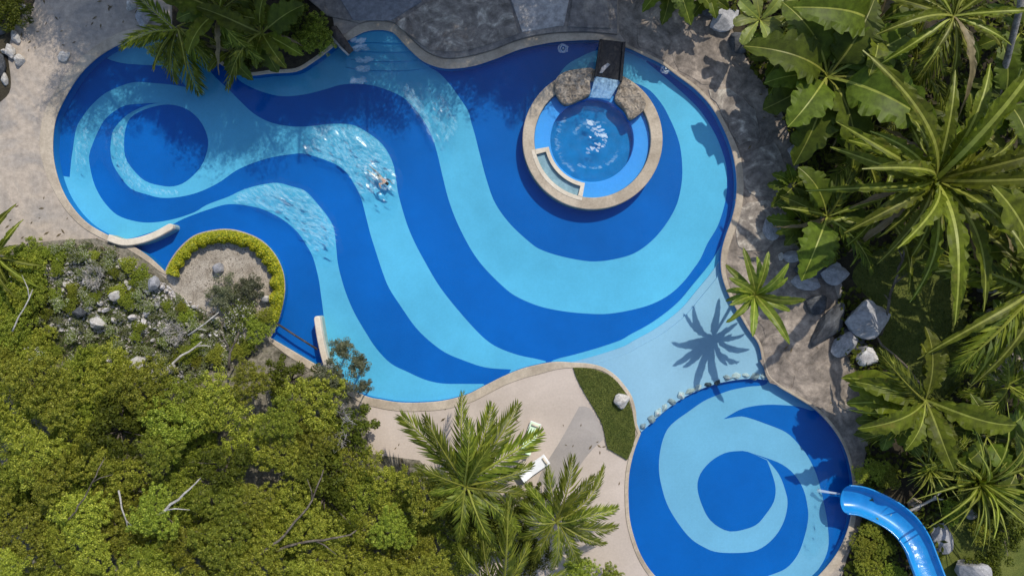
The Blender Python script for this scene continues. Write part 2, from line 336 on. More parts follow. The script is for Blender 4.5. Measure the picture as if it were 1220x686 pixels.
Mr = [(287.3,121.8),(301.6,135),(318,144.3),(334.3,149),(352.7,151),(371,150.4),(393.5,147.8),(420,149),(441,160),(455.5,172),(463.7,184.5),(468.8,196.7),(471.8,213),(474.3,229.4),(479,247.8),(486,270),(494.7,290),(505,309.4),(521,337),(537.6,359.4),(560,385.5),(578.8,404.3),(595,414.5),(617.6,422.7),(638,427)]
SHB = [(659.4,429),(691,420.6),(715.5,413.5),(740,405),(749,399.6),(773.5,386.3),(793.9,372),(810,357.8),(824.5,340.4),(842.9,318),(855,300),(864,284)]
Nl = [(826.5,320),(814,336),(798,350.6),(777.5,361.8),(753,369),(724.5,373.7),(700,373.5),(670.6,370.6),(642,364.5),(615.5,353.3),(599,341),(576.7,318.6),(561,297),(545,266),(535,239.6),(528,213),(520.8,182.4),(513.7,160),(502.4,140.4),(490,125),(478,115),(459.6,106.7),(441,101.6),(420.8,100),(404.5,101.6),(388,106.5),(363,112.7),(338,115),(318.4,111.5),(298.6,104),(284,95)]
Rin = [(770,74,'c'),(800,99),(828,125),(841,141.6),(853,162),(861,182),(865.5,200),(866,224.5),(863,245),(855,269.4),(842.9,290),(834.7,308)]
D2 = [(228,48,'c'),(244,77),(258.8,94.3),(273,107.5)] + Mr + [(650,429.8,'c'),(655,440,'c')] + SHB + [(885,280,'c'),(895,230),(893,190),(870,130),(820,80),(775,60,'c')] + Rin + Nl + [(278,84),(262,60,'c')]
ML = [(260,218),(281,203.5),(301.6,194.3),(322,188),(342.4,184.5),(360.8,183),(379.5,188),(402,197),(414.7,208),(422.8,221),(430,235.5),(436,258),(441,278),(445,291),(449.8,306),(456,324.7),(464,344),(479,367),(494.5,389),(511,405.5),(530,419.5),(552,429),(578.4,437.5),(609,440,'c')]
L2u = [(590,470,'c'),(576,457,'c'),(553.5,457),(527,456.5),(506.5,452),(486,442.9),(465.7,432.7),(448.5,415),(435,394.5),(422,372),(412.4,349.5),(406,328.8),(402.3,312),(400.6,294.3),(397.6,271.8),(389.4,256.5),(375,239),(362.9,227),(346.5,221.8),(330,217.8),(307.8,220.8),(287.3,227),(273,234),(246.5,244),(231.4,253),(207,261),(182.4,265),(162,263.7),(139.6,256),(123.3,239.6),(113,221),(108,203),(106,186.5),(110,172.7),(117,156.3),(125.3,142),(137.6,131.8),(149.8,125.7),(174,123.3)]
D3 = [(190.6,122.7,'c'),(178.4,124.7),(162,130.8),(147.8,140),(135.5,154.3),(132.4,166.5),(131.4,176.3),(133.5,192.7),(141.6,208),(156,225),(174,231.4),(190.6,235.5),(211,235),(235.5,229.4)] + ML + L2u
D4 = [(203,269,'c'),(220,260),(248.6,249.5),(273,243.3),(301.6,246.3),(320,252.4),(338.4,262.7),(354.7,277),(365,292),(373,307),(379.4,331),(382.4,351),(385.5,375.7),(387,400),(396,450,'c'),(330,440,'c'),(190,350,'c'),(140,285,'c'),(160,283)]
D6 = [(506.5,78,'c'),(520.8,85.3),(535,99.6),(547,116),(557.6,132),(561.6,146.5),(565.7,160),(571.8,184.5),(580,215),(590,242),(608,267),(632.9,290),(646,298),(666.5,304.7),(691,309.8),(709,311.4),(730.6,309),(755,302),(775.5,287.8),(791.8,269.4),(804,249),(810,230.6),(813,206),(811,178.4),(806,160),(798,141.6),(787.8,123.3),(770,105),(740,95),(690,90,'c'),(664,92,'c'),(675,78),(690,69),(705,62),(722,58,'c'),(722,25,'c'),(506,40,'c')]
band(D1, z1); band(DC, z1); band(D2, z1); band(D3, z1); band(D4, z1); band(D6, z1)
# shelf steps and lower round pool
def shift(pts, dx, dy): return [(p[0] + dx, p[1] + dy) + tuple(p[2:]) for p in pts]
ARC = [(762,512),(775,500),(790,487),(806,475),(824,465),(843,457),(862,452),(880,449),(898,448),(917,450)]
shelf = None
for k, (dx, dy, zz) in enumerate(((0, 0, -0.6), (4.5, 7, -0.46), (9.5, 15, -0.32))):
    poly = [(655, 432)] + cr(shift(SHB, dx, dy), False, 5) + [(900, 275), (930, 330), (940, 430)] + cr(ARC[::-1], False, 5) + [(735, 520), (640, 450)]
    o = prism('sun_shelf' if k == 2 else 'shelf_step', [at2(p, zz) for p in poly], ZF - 0.1 - 0.01 * k, zz, M['shelf'] if k else M['light'])
    tag(o, kind='structure')
low = tag(sheet('round_pool_floor', [at2(p, ZL) for p in ((735, 430), (1035, 430), (1035, 735), (735, 735))], ZL, M['lightlow']), kind='structure')
E1i = [(913.5,457),(891,460.4),(870.6,464.5),(854,470.6),(838,477.8),(817.6,492),(805,501),(795,511.4),(788,529.8),(785,554.3),(788,578),(797.6,606),(819,637),(838,651),(857,657.5),(890,657.5),(907.8,652),(924,637.8),(934.3,619.5),(938.4,599),(935.3,582.7),(928,564.4),(913.9,547,'c'),(897,540,'c'),(914,545.5),(932,553),(946.5,565),(957,582),(961.8,601),(962.9,617.4),(958.8,637.8),(950.6,660),(936.3,676.6),(913.9,686),(890,695)]
E1 = E1i + [(850,740,'c'),(720,740,'c'),(720,540,'c'),(760,470,'c'),(830,440,'c'),(915,440,'c')]
E2 = [(913.9,548,'c'),(920,564.4),(924,580.7),(922,597),(911.8,613),(899.6,625.6),(877,632.3),(862.9,630.7),(846.5,619.5),(836.3,601),(831,580.7),(834.3,564.4),(846.5,549.5),(862.9,539.6),(879,537),(891.4,538)]
E3 = [(861.8,499,'c'),(881,488),(897.6,483.5),(916,481.8),(934,482.4),(950.6,484),(967,489,'c'),(1040,480,'c'),(1045,650,'c'),(1000,690,'c'),(975,678,'c'),(983,664.4),(987.3,648),(986,623.5),(982,601),(977,578.8),(971,560.4),(962.9,544),(950.6,527.8),(936.3,514.5),(911.8,504.3),(889.4,496.7),(879,496)]
zl = ZL + 0.006
band(E1, zl, parent=low); band(E2, zl + 0.004, parent=low, name='deep_blue_disc'); band(E3, zl + 0.002, parent=low)
# curved entry steps
for k, (yy, zz) in enumerate(((84, -0.64), (73, -0.5), (62, -0.36), (51, -0.22))):
    poly = [(412, 20), (412, yy - 4), (430, yy - 1), (455, yy), (480, yy), (500 + k * 0, yy - 2), (520, yy - 8), (520, 20)]
    tag(prism('entry_step', [at2(p, zz) for p in cr(poly[1:-1], False, 6)] + [at2((520, 20), zz), at2((412, 20), zz)], ZF - 0.05 - k * 0.01, zz, M['light']), kind='structure')
# water
tag(sheet('pool_water', offset(OWL, 0.05), ZW, M['water']), kind='structure')

# ------------------------------------------------------------------ raised rock terrace at the top, deck slabs
def terrace(a, b, back, z, extra=0.03, m='rockdeck', name='rock_terrace'):
    pl = outline_slice(a, b, extra) + [at2(p) for p in back]
    return tag(prism(name, pl, -0.02, z, M[m], bevel=0.03), kind='structure')
terrace((430, 40), (712, 48), [(735, 42), (735, -60), (300, -60), (390, 20)], 0.2)
slabs = [[(470,28),(505,5),(560,-20),(600,-22),(618,40),(585,52),(548,62),(512,60)], [(602,-20),(640,-25),(680,-10),(672,30),(622,38)], [(684,-10),(722,-12),(728,34),(676,32)], [(400,-10),(440,-30),(500,-30),(502,2),(466,24),(420,24)]]
tr_par = bpy.data.objects['rock_terrace']
for s in slabs:
    prism('paving_slab', [at2(p, 0.3) for p in s], 0.15, 0.25 + R.random() * 0.08, M[['slab_brown', 'slab_pale', 'rockdeck', 'slab_blue'][slabs.index(s)]], tr_par, 0.03)
bk = outline_slice((747, 57), (1003, 649), -0.01)
tag(sheet('stone_bank', bk + [at2(p) for p in [(1030,690),(1040,600),(1040,520),(1030,440),(1000,360),(985,310),(960,280),(955,200),(940,140),(900,70),(880,10),(870,-40),(735,-40),(738,40)]], 0.008, M['bankstone']), kind='structure')
bank_par = bpy.data.objects['stone_bank']
for pl in [[(905,430),(930,418),(950,440),(938,466),(918,455)],[(952,438),(985,430),(1000,455),(985,490),(958,474),(942,466)],[(888,180),(925,170),(940,200),(925,235),(892,232),(884,205)],[(890,240),(925,240),(938,268),(915,300),(880,296),(876,268)],[(800,60),(840,40),(870,62),(862,100),(835,100),(808,84)],[(845,108),(868,104),(900,130),(905,165),(880,172),(862,140)],[(760,30),(795,22),(800,50),(790,68),(762,58)],[(905,310),(925,318),(945,350),(935,400),(912,400),(898,372)],[(990,500),(1010,470),(1024,500),(1022,545),(1012,540)]]:
    prism('paving_slab', [at2((p[0] + R.uniform(-2, 2), p[1] + R.uniform(-2, 2)), 0.05) for p in cr([q + ('c',) for q in pl], True, 9)], 0.0, 0.03 + R.random() * 0.05, M[R.choice(['bankstone', 'slab_brown', 'slab_brown', 'slab_pale'])], bank_par, 0.015)
shadow_strip_pts = [(668,560),(712,520),(722,500),(706,478),(690,500),(650,545)]

# ------------------------------------------------------------------ plunge spa with its ring wall
SC = (706, 166)
def circ(cpx, r, z, n=72, a0=0.0, a1=2 * math.pi):
    c = at(cpx[0], cpx[1], z); return [(c.x + r * math.cos(a0 + (a1 - a0) * i / n), c.y + r * math.sin(a0 + (a1 - a0) * i / n)) for i in range(n)]
def annulus(name, c, r0, r1, z0, z1, m, parent, n=96, bev=0.03):
    prof = [(r1, z0), (r1, z1 - bev), (r1 - bev, z1), (r0 + bev, z1), (r0, z1 - bev), (r0, z0)]
    v = []; f = []
    for i in range(n):
        a = 2 * math.pi * i / n
        for r, z in prof: v.append((c[0] + r * math.cos(a), c[1] + r * math.sin(a), z))
    k = len(prof)
    for i in range(n):
        j = (i + 1) % n
        for q in range(k - 1): f.append((i * k + q, j * k + q, j * k + q + 1, i * k + q + 1))
    return link(name, mesh(name, v, f), m, parent)
c0 = at(*SC, 0.3)
spa = thing('spa_pool', (c0.x, c0.y, ZF), 'round raised spa pool with stone ring wall inside the striped pool', 'spa pool')
ks = (H - 0.3) / H / PPM
annulus('ring_wall', (0, 0), 69.5 * ks, 83.5 * ks, -0.05, 0.3 - ZF, M['coping'], spa)
annulus('bench', (0, 0), 50 * ks, 69.4 * ks, -0.04, -0.05 - ZF, M['spa_bench'], spa)
link('floor', mesh('floor', [(x, y, 0.22) for x, y in [(50.2 * ks * math.cos(a * math.pi / 36), 50.2 * ks * math.sin(a * math.pi / 36)) for a in range(72)]], [tuple(range(72))]), M['spa_floor'], spa)
wvv = [(0, 0, 0.18 - ZF)]; wff = []
for i in range(1, 41):
    for j in range(96):
        r_ = 69.45 * ks * i / 40; a_ = 2 * math.pi * j / 96; mk = min(1, (40 - i) / 8)
        hz_ = 0.013 * math.sin(r_ * 7.0 - a_ * 2 + 2.0 * noise.noise(Vector((r_ * math.cos(a_), r_ * math.sin(a_), 4)))) * math.exp(-r_ * .45) + 0.022 * noise.noise(Vector((r_ * math.cos(a_) * 1.8, r_ * math.sin(a_) * 1.8, 1))) * math.exp(-r_ * .35)
        wvv.append((r_ * math.cos(a_), r_ * math.sin(a_), 0.18 - ZF + mk * hz_))
for j in range(96): wff.append((0, 1 + j, 1 + (j + 1) % 96))
for i in range(39):
    for j in range(96): q = 1 + i * 96; wff.append((q + j, q + 96 + j, q + 96 + (j + 1) % 96, q + (j + 1) % 96))
link('water', mesh('water', wvv, wff, True), M['spa_water'], spa)
M['spa_water'].node_tree.nodes['Glossy BSDF'].inputs['Roughness'].default_value = 0.16
# curved trough box on the lower left of the ring
box = thing('curved_trough', (c0.x, c0.y, 0), 'curved cream box with grey basin set into the spa ring', 'planter box')
def arcbox(name, r0, r1, a0, a1, z0, z1, m, parent, n=14):
    v = []; f = []
    for i in range(n + 1):
        a = math.radians(a0 + (a1 - a0) * i / n); c, s = math.cos(a), math.sin(a)
        v += [(r0 * c, r0 * s, z0), (r1 * c, r1 * s, z0), (r1 * c, r1 * s, z1), (r0 * c, r0 * s, z1)]
    for i in range(n):
        for q in range(4): f.append((i * 4 + q, i * 4 + (q + 1) % 4, i * 4 + 4 + (q + 1) % 4, i * 4 + 4 + q))
    f += [(3, 2, 1, 0), (n * 4, n * 4 + 1, n * 4 + 2, n * 4 + 3)]
    me = mesh(name, v, f); bm = bmesh.new(); bm.from_mesh(me); bmesh.ops.recalc_face_normals(bm, faces=bm.faces); bm.to_mesh(me); bm.free()
    return link(name, me, m, parent)
arcbox('inner_wall', 53 * ks, 57.5 * ks, 190, 260, -0.3, 0.36, M['coping_pale'], box)
arcbox('end_wall', 57.5 * ks, 69.4 * ks, 190, 195, -0.3, 0.355, M['coping_pale'], box)
arcbox('end_wall', 57.5 * ks, 69.4 * ks, 255.5, 260, -0.3, 0.355, M['coping_pale'], box)
arcbox('basin', 57.6 * ks, 69.4 * ks, 195, 255.5, -0.3, 0.12, M['steel'], box)
arcbox('front_rim', 69.4 * ks, 74 * ks, 190, 260, 0.2, 0.325, M['coping_pale'], box)

# ------------------------------------------------------------------ rocks
def rock_mesh(name, seed, sub=2, rough=0.28, flat=0.6, cuts=5):
    bm = bmesh.new(); bmesh.ops.create_icosphere(bm, subdivisions=sub + 1, radius=1.0); rr = random.Random(seed)
    planes = []
    for k in range(cuts):
        nv = Vector((rr.uniform(-1, 1), rr.uniform(-1, 1), rr.uniform(-0.2, 1))).normalized(); planes.append((nv, rr.uniform(0.62, 0.85)))
    off = Vector((seed * 3.1, seed * 1.7, 0))
    for vv in bm.verts:
        d = vv.co.normalized(); r = 1 + rough * noise.noise(d * 1.3 + off) + 0.3 * rough * noise.noise(d * 4 + off)
        p = d * r
        for nv, dd in planes:
            e = p.dot(nv) - dd
            if e > 0: p -= nv * e * 0.9
        vv.co = Vector((p.x, p.y, p.z * flat))
    zmin = min(v.co.z for v in bm.verts)
    for vv in bm.verts: vv.co.z -= zmin * 0.8
    me = bpy.data.meshes.new(name); bm.to_mesh(me); bm.free(); return me
ROCKS = {}
def rock(kind, px, py, rx, ry, rz_, ang, z, label, cat='rock', group=None, name='boulder', var=None):
    var = R.randrange(6) if var is None else var
    key = (kind, var)
    if key not in ROCKS: ROCKS[key] = rock_mesh('rock', var * 7 + 1)
    p = at(px, py, z)
    o = link(name, ROCKS[key], M[kind], None, p - Vector((0, 0, 0.06)), (R.uniform(-.06, .06), R.uniform(-.06, .06), math.radians(ang)), (rx / PPM, ry / PPM, rz_))
    return tag(o, label, cat, group)
# the two stone slabs flanking the waterfall
def slab_rock(name, pts, z0, z1, label, m='stone_tan'):
    pl = wpoly(pts, z1, True, 4)
    if area(pl) < 0: pl = pl[::-1]
    # lumpy top: grid of points inside, displaced
    xs = [p[0] for p in pl]; ys = [p[1] for p in pl]; n = len(pl); st = 0.09
    pin = offset(pl, -0.06)
    v = [(x, y, z0) for x, y in pl] + [(x, y, z1 - 0.05) for x, y in pl]
    f = [(i, (i + 1) % n, n + (i + 1) % n, n + i) for i in range(n)]
    inner = []
    y = min(ys)
    while y < max(ys):
        x = min(xs)
        while x < max(xs):
            if inside((x, y), pin): inner.append((x + R.uniform(-.03, .03), y + R.uniform(-.03, .03)))
            x += st
        y += st
    from mathutils.geometry import delaunay_2d_cdt
    vo, eo, fo, ov, oe, of = delaunay_2d_cdt([Vector(p) for p in pl + inner], [(i, (i + 1) % n) for i in range(n)], [], 1, 1e-5)
    b = len(v)
    for p in vo:
        h = 0.10 * noise.noise(Vector((p.x * 2.6, p.y * 2.6, 1))) + 0.09 * abs(noise.noise(Vector((p.x * 6, p.y * 6, 3)))) + 0.03 * noise.noise(Vector((p.x * 15, p.y * 15, 3)))
        edge = min(math.hypot(p.x - q[0], p.y - q[1]) for q in pl) < 0.02
        v.append((p.x, p.y, z1 - 0.05 if edge else z1 + h))
    f += [tuple(b + i for i in q) for q in fo]
    me = mesh(name, v, f); bm = bmesh.new(); bm.from_mesh(me); bmesh.ops.remove_doubles(bm, verts=bm.verts, dist=1e-4); bmesh.ops.recalc_face_normals(bm, faces=bm.faces); bm.to_mesh(me); bm.free()
    return tag(link(name, me, M[m]), label, 'rock')
slab_rock('rock_slab', [(662,95),(672,86),(690,82),(707,82),(703,98),(703,112),(690,119),(673,124),(662,110)], 0.0, 0.62, 'rough tan rock slab on spa ring at the shadier side of the waterfall, whole squared block')
slab_rock('rock_slab', [(738,90),(752,97),(766,113),(769,128),(752,142),(745,131),(733,118),(737,105)], 0.0, 0.60, 'rough tan rock slab on spa ring tapering to a point beside the waterfall')
# dark waterfall chute from the deck to the spa
ch = thing('waterfall_chute', at(727, 72, 0.3), 'glossy black waterfall chute bridging from deck to spa ring', 'waterfall chute')
def local(pts, z, o): return [(at(p[0], p[1], z).x - o.location.x, at(p[0], p[1], z).y - o.location.y) for p in pts]
prism('chute_floor', local([(717,47),(743,50),(739,96),(710,91)], 0.7, ch), 0.25, 0.38, M['metal'], ch, 0.02)
prism('side_wall', local([(714.5,47),(717.5,47),(711,91.5),(708,91)], 0.9, ch), 0.24, 0.62, M['metal'], ch, 0.02)
prism('side_wall', local([(742,50),(745.5,50),(741.5,97),(738,96.5)], 0.9, ch), 0.24, 0.62, M['metal'], ch, 0.02)
prism('spout', local([(717,80),(724,75),(727,77),(721,83),(718,87),(714,87)], 0.8, ch), 0.37, 0.5, M['stone_grey'], ch, 0.02)
# falling water sheet
def grid_sheet(name, f3, nu, nv, m, parent=None, smooth=True):
    v = [f3(i / nu, j / nv) for j in range(nv + 1) for i in range(nu + 1)]
    fa = [(j * (nu + 1) + i, j * (nu + 1) + i + 1, (j + 1) * (nu + 1) + i + 1, (j + 1) * (nu + 1) + i) for j in range(nv) for i in range(nu)]
    return link(name, mesh(name, v, fa, smooth), m, parent)
def fall(u, w):
    z = 0.66 - 0.32 * w ** 1.6
    a = at(709 + (740 - 709) * u, 91 + 5 * u, z); b = at(703 + (727 - 703) * u, 116 + 2 * u, z)
    p = a.lerp(b, w); p.z = z + 0.03 * noise.noise(Vector((u * 9, w * 4, 0))); return p
m, n, l, b = new_mat('falling_water'); b.inputs['Base Color'].default_value = (0.42, 0.66, 0.85, 1); b.inputs['Roughness'].default_value = 0.2
al = ramp(n, l, nz(n, l, 5.0, 6, 0.7), [(0.3, (0.35,) * 3), (0.7, (0.9,) * 3)]); l.new(al, b.inputs['Alpha']); M['fall'] = m
tag(grid_sheet('waterfall', fall, 20, 14, M['fall']), 'thin clear sheet of falling water below the black chute', 'waterfall')
# two small white bubbling jets by the coping
def jet(px, py, label):
    o = thing('water_jet', at(px, py, ZW), label, 'water jet')
    mb = MB()
    for r0, r1, z0, z1 in ((0.22, 0.30, 0.0, 0.07), (0.14, 0.22, 0.07, 0.03)):
        n_ = 20; vv = []; ff = []
        for i in range(n_):
            a = 2 * math.pi * i / n_; k = 1 + 0.15 * R.uniform(-1, 1)
            vv += [(r0 * math.cos(a) * k, r0 * math.sin(a) * k, z1), (r1 * math.cos(a) * k, r1 * math.sin(a) * k, z0 + 0.01)]
        ff = [(2 * i, 2 * ((i + 1) % n_), 2 * ((i + 1) % n_) + 1, 2 * i + 1) for i in range(n_)]
        mb.add((vv, ff))
    link('foam_ring', mb.me('foam_ring'), M['foamw'], o)
    link('nozzle', MB().add(tube([(0, 0, -0.1), (0, 0, 0.1)], [0.09, 0.06], 10)).me('nozzle'), M['steel'], o)
    return o
jet(671, 58, 'small white bubbling ring of water in shade beside the coping near the black chute')
jet(793, 82, 'small white bubbling ring of water beside the thin sunlit deck rim')

# ------------------------------------------------------------------ free standing curved wall arms in the water
def arm(name, pts, w, z1, label):
    c = [at2(p, z1) for p in cr(pts, False, 3)]
    a = offset(c, w / 2, False); b_ = offset(c, -w / 2, False)
    t = Vector((c[-1][0] - c[-2][0], c[-1][1] - c[-2][1])).normalized(); e = Vector(c[-1])
    capn = [tuple(e + Vector((t.x * math.cos(q) - t.y * math.sin(q), t.x * math.sin(q) + t.y * math.cos(q))) * w / 2) for q in (-0.9, -0.3, 0.3, 0.9)]
    pl = a + capn + b_[::-1]
    o = prism(name, pl, ZF, z1, M['coping_pale'], None, 0.04)
    return tag(o, label, 'wall')
arm('curved_wall', [(128,283),(145,288.5),(163,287),(183,280.5),(202,270.5)], 0.4, 0.30, 'cream curved low wall ending in the pool with swirl beside it')
arm('curved_wall', [(394,446),(388,432),(383.5,415),(380,397),(377.5,380)], 0.36, 0.45, 'cream slim curved wall reaching into the pool from the thicket')
o = link('dark_bar', MB().add(tube([at(331, 386, 0.05), at(354, 401, 0.12), at(378, 416, 0.1)], 0.06, 8)).me('dark_bar', True), M['timber'])
tag(o, 'dark bar spanning from the hedge peninsula to the slim curved wall', 'bar')
# timber post at the entry steps
tp = thing('timber_spout', at(409, 52, 0), 'dark weathered timber stub leaning over the pool edge at the steps', 'timber stub')
link('trunk', MB().add(tube([(-0.55, 0.75, 0.3), (-0.2, 0.3, 0.42), (0.2, -0.2, 0.3), (0.5, -0.55, 0.1)], [0.3, 0.28, 0.24, 0.2], 9)).me('trunk', True), M['timber'], tp)
link('lighter_edge', MB().add(tube([(-0.75, 0.45, 0.3), (-0.4, 0.05, 0.40), (0.0, -0.42, 0.3), (0.35, -0.72, 0.08)], 0.07, 7)).me('lighter_edge', True), M['palebark'], tp)

# ------------------------------------------------------------------ stones of the cascade line
def polyline_pts(pts, n):
    d = [0]
    for a, b_ in zip(pts, pts[1:]): d.append(d[-1] + math.hypot(b_[0] - a[0], b_[1] - a[1]))
    out = []
    for i in range(n):
        t = d[-1] * (i + 0.5) / n
        k = max(j for j in range(len(d)) if d[j] <= t); k = min(k, len(pts) - 2)
        u = (t - d[k]) / (d[k + 1] - d[k]); out.append((pts[k][0] + (pts[k + 1][0] - pts[k][0]) * u, pts[k][1] + (pts[k + 1][1] - pts[k][1]) * u))
    return out
for i, (x, y) in enumerate(polyline_pts(ARC, 15)):
    s = R.uniform(0.8, 1.2)
    rock('stone_dark' if i in (8, 9) else R.choice(['stone_white', 'stone_grey', 'stone_pale']), x + R.uniform(-1.5, 1.5), y + R.uniform(-2.0, 1.0), 5.6 * s, 4.0 * R.uniform(0.7, 1.3), 0.36, R.uniform(-30, 60), -0.42,
         'dark wet stone in the row dividing the shelf from the round pool' if i in (8, 9) else 'pale stone in the row dividing the shelf from the round pool', 'stone', 'stones dividing shelf and round pool', 'cascade_stone')
# raised lip under the stones
lipc = [at2(p, -0.36) for p in cr(ARC, False, 4)]
tag(prism('shelf_lip', offset(lipc, 0.14, False) + offset(lipc, -0.14, False)[::-1], -0.9, -0.27, M['shelf']), kind='structure')

# ------------------------------------------------------------------ grass wedge with its rock
GW = [(683,438,'c'),(686.7,450),(696,467.7),(710,491),(718,507),(721.7,523.7),(724,534,'c'),(747,548,'c'),(752,538),(756,524),(757,512),(754,494),(747.5,473),(738.5,459),(729,449),(712,441),(696,438)]
grass = tag(prism('grass_bed', wpoly(GW, 0.1), -0.02, 0.09, M['lawn'], None, 0.02), kind='structure')
def blades(name, poly_px, n, h, w, z, m, seed=1):
    rr = np.random.default_rng(seed); P = [(p[0], p[1]) for p in poly_px]
    x0, x1 = min(p[0] for p in P), max(p[0] for p in P); y0, y1 = min(p[1] for p in P), max(p[1] for p in P)
    v = []; f = []
    c = 0
    while c < n:
        x, y = rr.uniform(x0, x1), rr.uniform(y0, y1)
        if not inside((x, y), P): continue
        p = at(x, y, z); a = rr.uniform(0, 6.283); hh = h * rr.uniform(0.5, 1.3); ln = hh * rr.uniform(0.4, 1.2); ww = w * rr.uniform(0.7, 1.3)
        d = (math.cos(a), math.sin(a)); s = (-d[1] * ww, d[0] * ww); b0 = len(v)
        v += [(p.x - s[0], p.y - s[1], z), (p.x + s[0], p.y + s[1], z), (p.x + d[0] * ln, p.y + d[1] * ln, z + hh)]
        f.append((b0, b0 + 1, b0 + 2)); c += 1
    return link(name, mesh(name, v, f), m)
tag(blades('grass', cr(GW, True, 8), 9000, 0.07, 0.016, 0.088, L['grass'], 3), 'short green grass growing on the wedge shaped bed', 'grass', kind='stuff')
rock('stone_pale', 741, 476, 10, 9, 0.55, 20, 0.08, 'cream angular rock on the grass wedge by the pool coping', var=2)
# ------------------------------------------------------------------ lower deck with a painted diagonal shadow strip
def prism_slope(name, pts, zs, m):
    v = [(*at2(p, 0), -0.02) for p in pts] + [(*at2(p, z), z) for p, z in zip(pts, zs)]; n_ = len(pts)
    f = [tuple(range(n_, 2 * n_))[::-1]] + [(i, (i + 1) % n_, n_ + (i + 1) % n_, n_ + i) for i in range(n_)]
    me = mesh(name, v, f); bm = bmesh.new(); bm.from_mesh(me); bmesh.ops.recalc_face_normals(bm, faces=bm.faces); bm.to_mesh(me); bm.free()
    return tag(link(name, me, m), kind='structure')
tag(sheet('lower_deck', [at2(p) for p in [(438,483)] ] + outline_slice((440, 474), (684, 433), 0.0)[::1] + [at2(p) for p in [(686,445),(700,475),(714,500),(722,535),(745,549)]] + outline_slice((752, 545), (800, 700), 0.0) + [at2(p) for p in [(800,720),(560,720),(440,560)]], 0.006, M['concrete_pale']), kind='structure')
tag(sheet('deck_shadow_strip', wpoly([(690,484,'c'),(703,486),(717,508,'c'),(720,522,'c'),(706,535),(690,556),(676,585,'c'),(640,575,'c'),(648,556),(668,524)], 0), 0.012, M['concrete_shadow']), kind='structure')  # diagonal shadow across the deck, put into the strip's grey colour

# ------------------------------------------------------------------ leaves
def frond_mesh(seed, n=34, wid=0.17, droop=0.35, fold=0.35, lw=0.017):
    """pinnate palm frond of unit length along +x"""
    rr = random.Random(seed); v = []; f = []; mi = []
    def rib(t): return Vector((t * (1 - 0.12 * t * t), 0.03 * math.sin(t * 2 + seed), 0.10 * math.sin(t * 2.2) - droop * t ** 2.3))
    N = 9
    for i in range(N + 1):
        t = i / N; p = rib(t); w = 0.019 * (1 - 0.8 * t)
        v += [p + Vector((0, w, 0)), p + Vector((0, 0, w * 1.4)), p + Vector((0, -w, 0))]
    for i in range(N):
        for k in range(2): a = i * 3 + k; f.append((a, a + 3, a + 4, a + 1)); mi.append(1)
    for i in range(n):
        t = 0.10 + 0.9 * (i + 0.5) / n; p = rib(t)
        tan = (rib(min(1, t + 0.03)) - rib(t - 0.03)).normalized()
        for s in (-1, 1):
            if rr.random() < 0.04: continue
            ln = wid * (math.sin(math.pi * min(1, 0.12 + t * 0.86)) ** 0.6) * rr.uniform(0.85, 1.15) + 0.02
            ang = math.radians(46 - 26 * t + rr.uniform(-6, 6))
            side = Vector((0, s, 0)); d = (tan * math.cos(ang) + side * math.sin(ang)); d.z += rr.uniform(-0.05, 0.25) * fold
            d.normalize(); w = lw * rr.uniform(0.8, 1.25); q = tan
            mid = p + d * ln * 0.45; tip = p + d * ln + Vector((0, 0, -ln * rr.uniform(0.1, 0.45)))
            nrm = d.cross(q).normalized() * 0.006
            b = len(v); v += [p, mid + q * w, tip, mid - q * w + nrm]
            f += [(b, b + 1, b + 2, b + 3)]; mi.append(0)
    me = mesh('frond', v, f); me.materials.append(L['palm']); me.materials.append(L['rib'])
    me.polygons.foreach_set('material_index', mi); return me
def blade_mesh(seed, wid=0.16, lobes=0, depth=0.0, droop=0.35, tip=1.2, basep=0.5, fold=0.25, mat='blade', N=22, stalk=0.12, pleat=0.0, split=0.0):
    """broad leaf of unit length along +x with raised pale midrib; lobes cut the margin"""
    rr = random.Random(seed); v = []; f = []; mi = []
    def mid(t): return Vector((t * (1 - 0.10 * t * t), 0.05 * math.sin(t * 2.4 + seed) * t, 0.12 * math.sin(t * 2.0) - droop * t ** 2.2))
    K = [-1, -0.55, -0.12, 0.12, 0.55, 1]; ph = rr.uniform(0, 6)
    for i in range(N + 1):
        t = i / N; u = max(0, (t - stalk) / (1 - stalk)); p = mid(t)
        w = wid * (u ** basep) * ((1 - u) ** (1 / tip)) * 1.9 if 0 < u < 1 else 0.0
        for k in K:
            ww = w
            if lobes:
                lob = abs(math.sin(math.pi * lobes * u + ph * 0.05 + (0.25 if k > 0 else 0)))
                ww *= 1 - depth * (1 - lob) * (abs(k) > 0.6)
            ww *= 1 + 0.08 * rr.uniform(-1, 1) * (abs(k) == 1) - split * (abs(k) == 1) * (rr.random() < 0.22)
            r0 = 0.0135 * (1 - 0.75 * t)
            y = math.copysign(max(abs(k) * ww, r0 if abs(k) < 0.2 else r0 * 1.02), k) if abs(k) > 0.2 else math.copysign(r0, k)
            z = p.z + abs(y) * fold * (1 if abs(k) < 1 else 0.75) + pleat * math.sin(u * 46 + abs(k) * 3) * abs(k) * w + (0.02 * rr.uniform(-1, 1) if abs(k) == 1 else 0)
            x = p.x + (abs(y) * 0.25 if abs(k) > 0.2 else 0)
            v.append((x, p.y + y, z + (0.006 if abs(k) < 0.2 else 0)))
    nk = len(K)
    for i in range(N):
        for k in range(nk - 1):
            a = i * nk + k; f.append((a, a + nk, a + nk + 1, a + 1)); mi.append(1 if k == 2 else 0)
    me = mesh('leaf', v, f); me.materials.append(L[mat]); me.materials.append(L['rib' if mat != 'dead' else 'dead'])
    me.polygons.foreach_set('material_index', mi); return me
FR = [frond_mesh(i, 40, 0.18 + 0.02 * (i % 3), 0.25 + 0.1 * (i % 4), 0.35, 0.021) for i in range(6)]
